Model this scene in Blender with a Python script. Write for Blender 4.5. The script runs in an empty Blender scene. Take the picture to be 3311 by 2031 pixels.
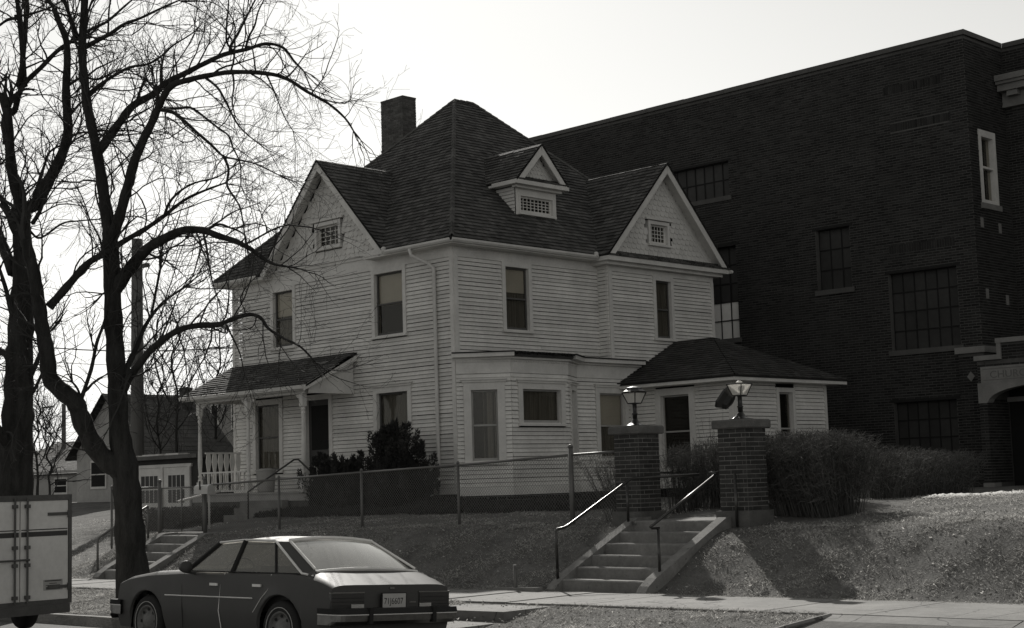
import bpy, math, random
import numpy as np
from mathutils import Vector, Matrix

random.seed(7); RNG = np.random.default_rng(7)
SC = bpy.context.scene
COL = SC.collection
R = math.radians

# ------------------------------------------------------------------ camera
EYE = Vector((0, 0, 1.585))
YAW, PITCH, ROLL, FPX = R(44.77), R(6.29), R(1.72), 4900.6        # focal length in pixels of the 3311 px wide photograph
_f = Vector((-math.sin(YAW)*math.cos(PITCH), math.cos(YAW)*math.cos(PITCH), math.sin(PITCH)))
_r = Vector((math.cos(YAW), math.sin(YAW), 0)); _u = _r.cross(_f)
CR = _r*math.cos(ROLL) - _u*math.sin(ROLL); CU = _r*math.sin(ROLL) + _u*math.cos(ROLL)
cd = bpy.data.cameras.new('camera'); cam = bpy.data.objects.new('camera', cd); COL.objects.link(cam)
cam.matrix_world = Matrix(((CR.x, CU.x, -_f.x, EYE.x), (CR.y, CU.y, -_f.y, EYE.y), (CR.z, CU.z, -_f.z, EYE.z), (0, 0, 0, 1)))
cd.sensor_width = 36; cd.lens = 36*FPX/3311; cd.clip_end = 3000; cd.clip_start = .1
SC.camera = cam

# ------------------------------------------------------------------ sky, sun, exposure
SUN_EL = R(32.5); SUN_AZ = math.atan2(.78, .626)                   # azimuth from +Y towards -X
TOSUN = Vector((-math.sin(SUN_AZ)*math.cos(SUN_EL), math.cos(SUN_AZ)*math.cos(SUN_EL), math.sin(SUN_EL)))
w = bpy.data.worlds.new('World'); SC.world = w; w.use_nodes = True
nt = w.node_tree; bg = nt.nodes['Background']
sky = nt.nodes.new('ShaderNodeTexSky'); sky.sky_type = 'NISHITA'; sky.sun_disc = False
sky.sun_elevation = SUN_EL; sky.sun_rotation = -SUN_AZ; sky.air_density = 2.0; sky.dust_density = .4; sky.ozone_density = 1.0
bw = nt.nodes.new('ShaderNodeRGBToBW'); tint = nt.nodes.new('ShaderNodeMix'); tint.data_type = 'RGBA'; tint.blend_type = 'MULTIPLY'
tint.inputs[0].default_value = 1; tint.inputs[7].default_value = (1.0, .995, .965, 1)
nt.links.new(sky.outputs[0], bw.inputs[0]); nt.links.new(bw.outputs[0], tint.inputs[6]); nt.links.new(tint.outputs[2], bg.inputs[0])
bg.inputs[1].default_value = .10
sl = bpy.data.lights.new('sun', 'SUN'); sun = bpy.data.objects.new('sun', sl); COL.objects.link(sun)
sl.energy = 4.4; sl.angle = R(.55); sl.color = (1, .97, .92)
sun.rotation_euler = (-TOSUN).to_track_quat('-Z', 'Y').to_euler(); sun.location = (-20, 20, 40)
vs = SC.view_settings; vs.view_transform = 'Standard'; vs.look = 'None'; vs.exposure = 0.0; vs.gamma = 1; vs.use_curve_mapping = False
SC.cycles.max_bounces = 6; SC.cycles.transparent_max_bounces = 12

# pixel of the photograph (in a 2463 px wide copy) -> point at a given distance along the optical axis / on a plane
def ray(x, y):
    x = x*3311/2463; y = y*2031/1511
    return _f + CR*((x-1655.5)/FPX) - CU*((y-1015.5)/FPX)
def at(x, y, depth): return EYE + ray(x, y)*depth

# ------------------------------------------------------------------ materials (black-and-white film: warm greys)
def g3(v): return (v, v*.985, v*.945, 1)
def mat(name, v, rough=.8, var=.25, scale=3.0, stretch=(1, 1, 1), bump=0, bscale=30, spec=.3, metal=0, rnd=0, attr=None, patch=None, transl=0, crack=0):
    """v grey value; var: noise variation; rnd: variation between objects; attr: per-face value attribute; patch=(value, scale, threshold)"""
    m = bpy.data.materials.new(name); m.use_nodes = True; n = m.node_tree; b = n.nodes['Principled BSDF']
    b.inputs['Roughness'].default_value = rough; b.inputs['Specular IOR Level'].default_value = spec; b.inputs['Metallic'].default_value = metal
    L = n.links.new
    geo = n.nodes.new('ShaderNodeNewGeometry'); mp = n.nodes.new('ShaderNodeMapping'); mp.inputs['Scale'].default_value = stretch
    L(geo.outputs['Position'], mp.inputs[0])
    def noise(sc, det=4, ro=.6):
        t = n.nodes.new('ShaderNodeTexNoise'); t.inputs['Scale'].default_value = sc; t.inputs['Detail'].default_value = det; t.inputs['Roughness'].default_value = ro
        L(mp.outputs[0], t.inputs['Vector']); return t.outputs[0]
    def math2(op, a, bb):
        t = n.nodes.new('ShaderNodeMath'); t.operation = op
        for i, q in enumerate((a, bb)):
            if isinstance(q, (int, float)): t.inputs[i].default_value = q
            else: L(q, t.inputs[i])
        return t.outputs[0]
    def remap(s, a, c):
        t = n.nodes.new('ShaderNodeMapRange'); t.inputs[1].default_value = a[0]; t.inputs[2].default_value = a[1]; t.inputs[3].default_value = c[0]; t.inputs[4].default_value = c[1]
        L(s, t.inputs[0]); return t.outputs[0]
    val = math2('MULTIPLY', remap(noise(scale), (.25, .75), (1-var, 1+var)), remap(noise(scale*9.3, 3), (.25, .75), (1-var*.5, 1+var*.5)))
    if rnd:
        oi = n.nodes.new('ShaderNodeObjectInfo'); val = math2('MULTIPLY', val, remap(oi.outputs['Random'], (0, 1), (1-rnd, 1+rnd)))
    if attr:
        a = n.nodes.new('ShaderNodeAttribute'); a.attribute_name = attr; val = math2('MULTIPLY', val, a.outputs['Fac'])
    val = math2('MULTIPLY', val, v)
    if patch:
        k = remap(noise(patch[1], 5, .7), (patch[2], patch[2]+.05), (0, 1))
        mx = n.nodes.new('ShaderNodeMix'); L(k, mx.inputs[0]); L(val, mx.inputs[2]); mx.inputs[3].default_value = patch[0]; val = mx.outputs[0]
    if crack:
        vo = n.nodes.new('ShaderNodeTexVoronoi'); vo.feature = 'DISTANCE_TO_EDGE'; vo.inputs['Scale'].default_value = crack; wv = n.nodes.new('ShaderNodeVectorMath'); wv.operation = 'ADD'
        tn = n.nodes.new('ShaderNodeTexNoise'); tn.inputs['Scale'].default_value = 2.5; L(mp.outputs[0], tn.inputs['Vector']); sv = n.nodes.new('ShaderNodeVectorMath'); sv.operation = 'SCALE'; sv.inputs['Scale'].default_value = .5; L(tn.outputs['Color'], sv.inputs[0])
        L(mp.outputs[0], wv.inputs[0]); L(sv.outputs[0], wv.inputs[1]); L(wv.outputs[0], vo.inputs['Vector'])
        val = math2('MULTIPLY', val, remap(vo.outputs['Distance'], (.003, .009), (.35, 1)))
    cc = n.nodes.new('ShaderNodeCombineColor'); L(val, cc.inputs[0]); L(math2('MULTIPLY', val, .985), cc.inputs[1]); L(math2('MULTIPLY', val, .945), cc.inputs[2])
    L(cc.outputs[0], b.inputs['Base Color'])
    if bump:
        bp = n.nodes.new('ShaderNodeBump'); bp.inputs['Strength'].default_value = bump; bp.inputs['Distance'].default_value = .02
        L(noise(bscale, 5), bp.inputs['Height']); L(bp.outputs[0], b.inputs['Normal'])
    if transl:                                                      # thin dry leaves and blades let the low sun through
        ts = n.nodes.new('ShaderNodeBsdfTranslucent'); L(cc.outputs[0], ts.inputs[0]); ms = n.nodes.new('ShaderNodeMixShader'); ms.inputs[0].default_value = transl
        L(b.outputs[0], ms.inputs[1]); L(ts.outputs[0], ms.inputs[2]); L(ms.outputs[0], n.nodes['Material Output'].inputs[0])
    return m
def glass_mat(name, v=.8, refl=1.0, dust_glare=0):
    m = bpy.data.materials.new(name); m.use_nodes = True; n = m.node_tree; L = n.links.new
    out = n.nodes['Material Output']; n.nodes.remove(n.nodes['Principled BSDF'])
    tr = n.nodes.new('ShaderNodeBsdfTransparent'); tr.inputs[0].default_value = g3(v)
    gl = n.nodes.new('ShaderNodeBsdfGlossy'); gl.inputs['Roughness'].default_value = .03; gl.inputs[0].default_value = (.95, .95, .92, 1)
    lw = n.nodes.new('ShaderNodeLayerWeight'); lw.inputs[0].default_value = .5; pw = n.nodes.new('ShaderNodeMath'); pw.operation = 'POWER'; pw.inputs[1].default_value = 5; L(lw.outputs['Facing'], pw.inputs[0])
    fr = n.nodes.new('ShaderNodeMath'); fr.operation = 'MULTIPLY_ADD'; fr.inputs[1].default_value = .5; fr.inputs[2].default_value = .02; L(pw.outputs[0], fr.inputs[0])
    ns = n.nodes.new('ShaderNodeTexNoise'); ns.inputs['Scale'].default_value = 2.2; bp = n.nodes.new('ShaderNodeBump'); bp.inputs['Strength'].default_value = .05; bp.inputs['Distance'].default_value = .02
    L(ns.outputs[0], bp.inputs['Height']); L(bp.outputs[0], gl.inputs['Normal'])
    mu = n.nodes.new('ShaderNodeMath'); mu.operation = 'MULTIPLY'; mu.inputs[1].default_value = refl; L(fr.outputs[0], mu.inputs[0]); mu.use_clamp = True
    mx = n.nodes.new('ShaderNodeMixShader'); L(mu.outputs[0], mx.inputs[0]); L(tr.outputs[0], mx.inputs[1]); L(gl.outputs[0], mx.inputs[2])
    df = n.nodes.new('ShaderNodeBsdfDiffuse'); df.inputs[0].default_value = g3(.6); m3 = n.nodes.new('ShaderNodeMixShader'); m3.inputs[0].default_value = dust_glare; L(mx.outputs[0], m3.inputs[1]); L(df.outputs[0], m3.inputs[2]); L(m3.outputs[0], out.inputs[0])  # pale veil over the glass: dust, plus bright glare painted in
    return m
M = dict(
 clap=mat('clapboard_paint', .62, .75, .16, 1.3, (1, 1, 1), .15, 60, rnd=.10, patch=(.16, 9, .70)),
 trim=mat('trim_paint', .60, .7, .14, 2.0, bump=.1, bscale=50, patch=(.2, 11, .71)),
 scale=mat('scallop_paint', .58, .75, .12, 2.0, rnd=.05),
 shingle=mat('roof_shingle', .075, .9, .35, 1.1, bump=.5, bscale=40, attr='v'),
 underlay=mat('roof_underlay', .02, .95, .2),
 brick=mat('pillar_brick', .042, .9, .35, 5, bump=.4, bscale=60, rnd=.35),
 mortar=mat('lime_mortar', .22, .95, .3, 6, bump=.3, bscale=80),
 cbrick=mat('church_brick', .021, .9, .3, .7, bump=.2, bscale=40, attr='v'),
 cbrick1=mat('church_brick_face', .021, .9, .3, .7, bump=.2, bscale=40, rnd=.3),
 cmortar=mat('church_mortar', .085, .95, .3, 1.2),
 chbrick=mat('chimney_brick', .085, .9, .3, 4, bump=.4, bscale=60, rnd=.3),
 stone=mat('limestone', .20, .85, .2, 2.5, bump=.2, bscale=40),
 concrete=mat('concrete', .21, .85, .28, 1.3, bump=.35, bscale=70, patch=(.17, 4, .64), crack=.75),
 stair=mat('stair_concrete', .19, .9, .3, 2.2, bump=.35, bscale=60, patch=(.09, 5, .63)),
 base=mat('pillar_base_concrete', .11, .9, .3, 4, bump=.5, bscale=50),
 asphalt=mat('asphalt', .075, .85, .25, 2, bump=.4, bscale=120),
 lawn=mat('winter_lawn', .13, .95, .35, 1.4, bump=.8, bscale=25, spec=.1),
 blade=mat('dead_grass_blade', .40, .8, .25, 2, spec=.15, attr='v', transl=.5),
 litter=mat('leaf_litter', .42, .7, .3, 6, spec=.3, attr='v', transl=.45),
 soil=mat('soil', .05, .95, .3, 4, bump=.6, bscale=30),
 bark=mat('bark', .035, .95, .5, 9, (1, 1, .22), 1.0, 22, spec=.1),
 twig=mat('twig', .045, .9, .2, 4, spec=.15),
 htwig=mat('hedge_twig', .09, .9, .3, 4, spec=.15, attr='v'),
 ever=mat('evergreen', .042, .8, .3, 3, spec=.2, attr='v'),
 wood=mat('weathered_pole_wood', .12, .95, .3, 4, (1, 1, .1), .4, 30),
 galv=mat('galvanised_steel', .13, .5, .15, 8, spec=.4, metal=.3),
 wire=mat('fence_wire', .22, .55, .1, 5, metal=.5),
 rail=mat('worn_pipe_rail', .06, .32, .3, 10, spec=.6, metal=.7),
 iron=mat('lamp_iron', .012, .4, .2, 6, spec=.5),
 gutter=mat('painted_gutter', .55, .5, .12, 3),
 curtain=mat('curtain', .13, .9, .45, 3, (9, 9, .3)),
 shade=mat('window_shade', .52, .9, .08, 2),
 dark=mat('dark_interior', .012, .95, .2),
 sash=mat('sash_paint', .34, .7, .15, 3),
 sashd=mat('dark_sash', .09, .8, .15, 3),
 cpane=mat('painted_over_glass', .034, .6, .3, .8, spec=.3, rnd=.2),
 cpanel=mat('pale_window_panel', .8, .5, .1, .8),
 steel=mat('steel_muntin', .012, .8, .2),
 snow=mat('old_snow', .55, .6, .2, 5, bump=.5, bscale=20),
 paint=mat('car_paint', .072, .5, .06, 2, spec=.14),
 vinyl_sheen=mat('car_vinyl_sheen', .24, .6, .06, 6, bump=.15, bscale=180, spec=.15),  # roof covering; sheen of sun and sky put into its pale grey
 chrome=mat('chrome', .19, .36, .25, 10, metal=1),
 rubber=mat('rubber', .018, .8, .2, 8),
 lens=mat('tail_lens', .035, .2, .1, 9, spec=.5),
 seat=mat('car_seat', .10, .8, .2, 6),
 plate=mat('plate_face', .42, .5, .08, 8),
 ink=mat('plate_ink', .04, .6, .05),
 tpanel=mat('trailer_panel', .62, .55, .13, 1.6, bump=.05, bscale=8),
 tgrey=mat('trailer_steel', .10, .6, .25, 5, metal=.3),
 stripe=mat('trailer_stripe', .05, .6, .1),
 awall=mat('neighbour_siding', .38, .85, .15, 2, rnd=.06),
 awall2=mat('grey_siding', .30, .85, .15, 2, rnd=.06),
 aroof=mat('neighbour_roof', .10, .95, .3, 1.0, bump=.3, bscale=20, attr='v'),
 garage=mat('garage_siding', .045, .9, .2, 2),
 frost=mat('lamp_glass', .75, .25, .1, 6, spec=.5, transl=.5),
 mailbox=mat('mailbox_metal', .42, .4, .12, 8, spec=.5, metal=.3),
 sillstone=mat('sooty_sill_stone', .085, .85, .2, 2.5, bump=.2, bscale=40),
 rim=mat('wheel_steel', .13, .5, .3, 14, spec=.3),
 bright=mat('bright_trim', .72, .3, .08, 6, spec=.6),  # chrome trim, its bright reflections put into a pale diffuse grey
 letter=mat('carved_letter', .13, .9, .1),
)
M['glass'] = glass_mat('window_glass', .86); M['rearglass'] = glass_mat('car_rear_glass', .7, 5.0, .30); M['carglass'] = glass_mat('car_glass', .82, 2.4, .03)  # rear glass: veil and reflection raised to paint in its glare

# ------------------------------------------------------------------ mesh building
class MB:
    def __init__(s): s.v = []; s.f = []; s.a = []
    def quad(s, *p, a=1.0):
        k = len(s.v); s.v += [tuple(q) for q in p]; s.f.append(tuple(range(k, k+len(p)))); s.a.append(a)
    def hexa(s, c, a=1.0):             # 8 corners: bottom ring then top ring
        k = len(s.v); s.v += [tuple(q) for q in c]
        for f in ((3, 2, 1, 0), (4, 5, 6, 7), (0, 1, 5, 4), (1, 2, 6, 5), (2, 3, 7, 6), (3, 0, 4, 7)): s.f.append(tuple(k+i for i in f)); s.a.append(a)
    def box(s, x0, x1, y0, y1, z0, z1, a=1.0):
        s.hexa([(x0, y0, z0), (x1, y0, z0), (x1, y1, z0), (x0, y1, z0), (x0, y0, z1), (x1, y0, z1), (x1, y1, z1), (x0, y1, z1)], a)
    def fbox(s, F, a0, a1, b0, b1, c0, c1, a=1.0):   # box in a wall frame: a along, b outwards, c up
        P = F.p
        s.hexa([P(a0, b1, c0), P(a1, b1, c0), P(a1, b0, c0), P(a0, b0, c0), P(a0, b1, c1), P(a1, b1, c1), P(a1, b0, c1), P(a0, b0, c1)], a)
    def prism(s, poly, d, a=1.0):      # polygon extruded by vector d
        k = len(s.v); n = len(poly); d = Vector(d); s.v += [tuple(p) for p in poly] + [tuple(Vector(p)+d) for p in poly]
        s.f.append(tuple(range(k, k+n))); s.f.append(tuple(range(k+2*n-1, k+n-1, -1))); s.a += [a, a]
        for i in range(n): j = (i+1) % n; s.f.append((k+i, k+n+i, k+n+j, k+j)); s.a.append(a)
    def bar(s, p, q, r, sides=6, r2=None, cap=True): s.tube([p, q], [r, r if r2 is None else r2], sides, cap)
    def tube(s, pts, rad, sides=6, cap=True, a=1.0, rough=0):
        pts = [Vector(p) for p in pts]; n = len(pts); k = len(s.v)
        t = (pts[1]-pts[0]).normalized(); ref = Vector((0, 0, 1)) if abs(t.z) < .9 else Vector((1, 0, 0)); u = t.cross(ref).normalized()
        for i, p in enumerate(pts):
            t = (pts[min(i+1, n-1)]-pts[max(i-1, 0)]).normalized(); u = (u - t*u.dot(t)).normalized(); v = t.cross(u)
            r = rad[i] if hasattr(rad, '__len__') else rad
            for j in range(sides): th = 2*math.pi*j/sides; rj = r*(1+rough*(random.uniform(-1, 1)+(.8 if j % 2 else -.8))) if rough else r; s.v.append(tuple(p + u*(rj*math.cos(th)) + v*(rj*math.sin(th))))
        for i in range(n-1):
            for j in range(sides): j2 = (j+1) % sides; s.f.append((k+i*sides+j, k+i*sides+j2, k+(i+1)*sides+j2, k+(i+1)*sides+j)); s.a.append(a)
        if cap: s.f.append(tuple(k+j for j in range(sides-1, -1, -1))); s.f.append(tuple(k+(n-1)*sides+j for j in range(sides))); s.a += [a, a]
    def lathe(s, c, prof, sides=12, axis=(0, 0, 1), a=1.0, cap=True):   # prof: (radius, height) from a centre
        c = Vector(c); ax = Vector(axis).normalized(); ref = Vector((0, 0, 1)) if abs(ax.z) < .9 else Vector((1, 0, 0)); u = ax.cross(ref).normalized(); v = ax.cross(u); k = len(s.v); n = len(prof)
        for r, h in prof:
            for j in range(sides): th = 2*math.pi*(j+.5)/sides; s.v.append(tuple(c + ax*h + u*(r*math.cos(th)) + v*(r*math.sin(th))))
        for i in range(n-1):
            for j in range(sides): j2 = (j+1) % sides; s.f.append((k+i*sides+j, k+i*sides+j2, k+(i+1)*sides+j2, k+(i+1)*sides+j)); s.a.append(a)
        if cap: s.f.append(tuple(k+j for j in range(sides-1, -1, -1))); s.f.append(tuple(k+(n-1)*sides+j for j in range(sides))); s.a += [a, a]
    def mesh(s, name, smooth=False):
        me = bpy.data.meshes.new(name); me.from_pydata(s.v, [], s.f)
        if any(x != 1.0 for x in s.a):
            at_ = me.attributes.new('v', 'FLOAT', 'FACE'); at_.data.foreach_set('value', np.array(s.a, dtype=np.float32))
        elif True:
            at_ = me.attributes.new('v', 'FLOAT', 'FACE'); at_.data.foreach_set('value', np.ones(len(s.f), dtype=np.float32))
        if smooth: me.polygons.foreach_set('use_smooth', [True]*len(me.polygons))
        return me
    def build(s, name, m, parent=None, smooth=False):
        return put(name, s.mesh(name, smooth), m, parent)
class Fr:                                # a wall frame: origin, outward normal; a runs to the right seen from outside
    def __init__(s, o, n): s.o = Vector(o); s.n = Vector(n).normalized(); s.u = Vector((0, 0, 1)).cross(s.n)
    def p(s, a, b, c): q = s.o + s.u*a + s.n*b; return Vector((q.x, q.y, q.z + c))
def put(name, me, m, parent=None, mw=None):
    o = bpy.data.objects.new(name, me); COL.objects.link(o)
    if m is not None and not me.materials: me.materials.append(M[m] if isinstance(m, str) else m)
    if mw is not None: o.matrix_world = mw
    if parent is not None:
        o.parent = parent; o.matrix_parent_inverse = WORLD.get(parent.name, Matrix()).inverted()
    WORLD[o.name] = mw.copy() if mw is not None else Matrix()
    return o
WORLD = {}
def tag(o, label, cat, group=None, kind=None):
    if label: o['label'] = label
    if cat: o['category'] = cat
    if group: o['group'] = group
    if kind: o['kind'] = kind
    return o
def thing(name, loc, label, cat, group=None):
    o = bpy.data.objects.new(name, None); COL.objects.link(o); o.location = loc; o.empty_display_size = .2
    WORLD[o.name] = Matrix.Translation(loc)
    return tag(o, label, cat, group)
def struct(o): o['kind'] = 'structure'; return o
def stuff(o): o['kind'] = 'stuff'; return o
def setting(name, loc=(0, 0, 0)):
    o = bpy.data.objects.new(name, None); COL.objects.link(o); o.location = loc; WORLD[o.name] = Matrix.Translation(loc); return struct(o)

# ================================================================== terrain
GR = .010                                                          # the street climbs to the right
KERB, SWF, SWB = 12.30, 14.2, 15.95
def st(x, y=12.3): d = 12.3-y; return GR*x - .25 + .05*d - .0035*d*d   # crowned street surface, lowest at the kerb
ZF = ([-90, -40, -30, -28, -24, -20, -16, -13, -10, -5, 5, 40], [.70, .60, .62, .66, .74, .84, .84, .80, .90, 1.06, 1.2, 1.6])
STEPS = [dict(x0=-15.15, x1=-13.64, y0=16.12, n=6, tread=.325), dict(x0=-28.05, x1=-26.72, y0=16.25, n=5, tread=.325)]
def gz(x, y):
    s = GR*x; zf = np.interp(x, *ZF)
    if y < KERB-.02: return s - .45
    if y < KERB+.16: return s - .12
    if y < SWF: return s - .10 + .23*(y-KERB-.16)/(SWF-KERB-.16)
    if y <= SWB+.05: return s + .11
    wob = .05*math.sin(x*1.3+y*.7) + .03*math.sin(x*3.1-y*2.3) + .02*math.sin(x*6.7+1)
    top = 17.9 if x > -29.5 else 17.9 + min(12, (-29.5-x)*1.6)
    if y < top:
        t = (y-SWB-.05)/(top-SWB-.05); t2 = t*t*(3-2*t)*.75 + t*.25
        return s + .11 + (zf - s - .11)*t2 + wob*.8*t*(1-t)*2
    z23 = 1.08 if x < -14 else 1.12 + .004*(x+14)
    if x < -36: z23 = 1.2
    t = min(1, (y-top)/(3.2 if x > -16 else 5.1)); return zf + (max(z23, zf)-zf)*t + wob*.25
def in_steps(x, y, m=0.0):
    return any(S['x0']-m < x < S['x1']+m and S['y0']-.25 < y < S['y0']+S['n']*S['tread']+2.0 for S in STEPS)
def gz2(x, y):
    z = gz(x, y)
    for S in STEPS:
        if S['x0']-.01 < x < S['x1']+.01 and SWB < y < S['y0']+S['n']*S['tread']+.1: z = min(z, GR*x + .05)
    return z
def grid(xs, ys, fz):
    m = MB(); nx = len(xs); m.v = [(x, y, fz(x, y)) for y in ys for x in xs]
    m.f = [(j*nx+i, j*nx+i+1, (j+1)*nx+i+1, (j+1)*nx+i) for j in range(len(ys)-1) for i in range(nx-1)]; m.a = [1.0]*len(m.f); return m
def lines(segs, extra=()):
    out = []
    for a, b, n in segs: out += list(np.linspace(a, b, n))
    return sorted(set(np.round(out + list(extra), 4)))
ex = [S[k]+d for S in STEPS for k in ('x0', 'x1') for d in (-.12, .12)]
gx = lines([(-600, -100, 9), (-100, -45, 23), (-45, 0, 181), (0, 60, 16), (60, 400, 6)], ex)
gy = lines([(-60, 10, 6), (12.2, 14.1, 10), (16.1, 23, 56), (23, 45, 24), (45, 120, 11), (120, 900, 7)], (KERB-.03, KERB-.01, KERB+.15, KERB+.17, SWF-.01, SWF, SWB, SWB+.05))
struct(grid(gx, gy, gz2).build('ground', 'lawn', smooth=True))
m = grid(list(np.linspace(-300, 200, 26)), list(np.linspace(-3, KERB-.005, 16)), st); struct(m.build('street', 'asphalt', smooth=True))
kb = setting('kerb')
bm_kerb = []
x = -60.0
while x < 6:                                                        # kerb stones laid end to end, dropped at the drive
    L = 2.4
    if not (-9.6 < x+1 < 2):
        m = MB(); d = lambda xx: GR*xx-.10
        m.hexa([(x, KERB, d(x)-.3), (x+L-.015, KERB, d(x+L)-.3), (x+L-.015, KERB+.15, d(x+L)-.3), (x, KERB+.15, d(x)-.3), (x, KERB+.02, d(x)), (x+L-.015, KERB+.02, d(x+L)), (x+L-.015, KERB+.15, d(x+L)), (x, KERB+.15, d(x))])
        m.build('kerb_stone', 'concrete', kb)
    x += L
# sidewalk of concrete slabs
sw = setting('sidewalk')
def slab(x0, x1, y0, y1, top, parent, name='slab', mt='concrete', th=.12):
    m = MB(); g = .006; t = [top(x0), top(x1)]; j = random.uniform(-.006, .006)
    m.hexa([(x0+g, y0, t[0]-th), (x1-g, y0, t[1]-th), (x1-g, y1, t[1]-th), (x0+g, y1, t[0]-th), (x0+g, y0, t[0]+j), (x1-g, y0, t[1]-j), (x1-g, y1, t[1]-j), (x0+g, y1, t[0]+j)])
    return m.build(name, mt, parent)
tops = lambda x: GR*x + .15
xs = list(np.arange(-61.6, 20, 1.35)); xs = [x-.0 for x in xs]
for a, b in zip(xs[:-1], xs[1:]): slab(a, b, SWF, SWB, tops, sw)
cw = setting('carriage_walk')
for y0, y1 in ((KERB+.155, 13.3), (13.31, SWF-.02)): slab(-15.05, -13.5, y0, y1, lambda x: GR*x+(.12 if y1 > 13.3 else .0), cw)
dr = setting('drive_apron')
for a, b in zip(np.arange(-9.35, 6, 2.2)[:-1], np.arange(-9.35, 6, 2.2)[1:]):
    m = MB(); g = .008; m.hexa([(a+g, KERB-.02, st(a)-.1), (b-g, KERB-.02, st(b)-.1), (b-g, SWF-.01, tops(b)-.15), (a+g, SWF-.01, tops(a)-.15), (a+g, KERB-.02, st(a)+.02), (b-g, KERB-.02, st(b)+.02), (b-g, SWF-.01, tops(b)-.006), (a+g, SWF-.01, tops(a)-.006)]); m.build('slab', 'concrete', dr)
m = MB(); m.tube([(-9.36, SWF-.02, tops(-9.3)-.02), (-9.42, 13.5, -.02), (-9.5, 12.8, -.10), (-9.9, 12.35, -.20)], .03, 6); tag(m.build('apron_edging', 'concrete'), 'low concrete edging between parkway grass and the drive apron', 'edging')

# ---- grass and leaf litter
def clump(x, y): return .5+.5*math.sin(x*2.1+1.7*math.sin(y*1.3))*math.sin(y*2.7+1.3*math.sin(x*.9)) , .5+.5*math.sin(x*7.3+2*math.sin(y*5.1))*math.sin(y*8.1+1.5*math.sin(x*4.7))
def blades(area, n, hgt, wid, name, m, fz=gz, keep=lambda x, y: True, lean=.9, bright=(.45, 1.5), lift=0):
    X = RNG.uniform(area[0], area[1], n); Y = RNG.uniform(area[2], area[3], n)
    v = []; f = []; a = []
    for x, y in zip(X, Y):
        c1_, c2_ = clump(x, y)
        if not keep(x, y) or random.random() > .45+.35*c1_+.35*c2_: continue
        z = fz(x, y) + lift + .03*c2_*c1_; h = hgt*random.uniform(.4, 1.3)*(.6+.8*c2_); th = random.uniform(0, 6.283); l = random.uniform(.55, .98); ph = random.uniform(0, 6.283)
        dx = math.cos(th)*wid; dy = math.sin(th)*wid; k = len(v)
        v += [(x-dx, y-dy, z-.01), (x+dx, y+dy, z-.01), (x+math.cos(ph)*h*l*1.3, y+math.sin(ph)*h*l*1.3, z+h*(1.02-l))]; f.append((k, k+1, k+2)); a.append(random.uniform(*bright)**1.6*(.7+.5*c1_))
    o = MB(); o.v, o.f, o.a = v, f, a; return stuff(o.build(name, m))
off_path = lambda x, y: not in_steps(x, y, .25)
tag(blades((-31, -6, SWB+.04, 18.6), 200000, .06, .004, 'bank_grass', 'blade', keep=lambda x, y: off_path(x, y) and (y < 18.0+random.random()*.5)), 'short dead grass on the bank above the sidewalk', 'grass')
tag(blades((-31, -9.4, KERB+.17, SWF), 80000, .06, .005, 'parkway_grass', 'blade', keep=lambda x, y: not (-15.1 < x < -13.45)), 'thin trampled grass on the strip beside the kerb', 'grass')
tag(blades((-12.2, -2, 17.8, 27), 70000, .07, .006, 'churchyard_grass', 'blade', keep=off_path), 'dead lawn rising towards the church entrance', 'grass')
tag(blades((-52, -26, 15.9, 32), 40000, .07, .011, 'side_lawn_grass', 'blade', keep=lambda x, y: off_path(x, y) and not (x > -36.5 and y > 20) and x < -28.6), 'dead grass of the lawn left of the entrance steps', 'grass')
tag(blades((-28, -15.6, 18.4, 23), 22000, .06, .008, 'front_lawn_grass', 'blade', keep=off_path), 'dead grass of the front yard inside the wire fence', 'grass')
EB = []
for i in range(9000):                                               # grass creeping over the edges of the slabs
    x = random.uniform(-31, -4); e = random.choice((0, 1)); 
    if (-15.3 < x < -13.4) or (e and x > -9.4) or (-28.3 < x < -26.4): continue
    c_ = clump(x, 3.0)[1]; y = (SWB-.07*random.random()*c_*1.6) if not e else (SWF+.06*random.random()*c_*1.6); z = GR*x+.152; th = random.uniform(0, 6.283); h = random.uniform(.02, .06); EB.append((x, y, z, th, h))
m = MB()
for x, y, z, th, h in EB: k = len(m.v); m.v += [(x-.005, y, z-.01), (x+.005, y, z-.01), (x+math.cos(th)*h, y+math.sin(th)*h, z+h*.35)]; m.f.append((k, k+1, k+2)); m.a.append(random.uniform(.3, 1.3))
tag(stuff(m.build('edge_grass', 'blade')), 'ragged grass creeping over the edges of the sidewalk', 'grass')
def litter(n, area, name, lab, keep=lambda x, y: True):
    v = []; f = []; a = []
    for i in range(n):
        x = random.uniform(*area[:2]); y = random.uniform(*area[2:])
        if not keep(x, y): continue
        z = gz(x, y)+random.uniform(.01, .05); r = random.uniform(.009, .028); th = random.uniform(0, 6.283); k = len(v)
        for j in range(4): ph = th+j*1.571; rr = r*(1 if j % 2 else .55); v.append((x+rr*math.cos(ph), y+rr*math.sin(ph), z+random.uniform(-.012, .018)))
        f.append((k, k+1, k+2, k+3)); a.append(random.choice((.25, .4, .7, 1, 1.5)))
    o = MB(); o.v, o.f, o.a = v, f, a; tag(stuff(o.build(name, 'litter')), lab, 'leaves')
litter(3600, (-31, -6, SWB+.05, 18.3), 'bank_leaves', 'dry leaves scattered over the grass bank', off_path)
litter(2600, (-31, -9.5, KERB+.2, SWF), 'parkway_leaves', 'dry leaves and crumbs of gravel on the kerbside strip')
litter(3500, (-12, -3, 17.5, 26), 'churchyard_leaves', 'dry leaves scattered over the church lawn')

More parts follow.
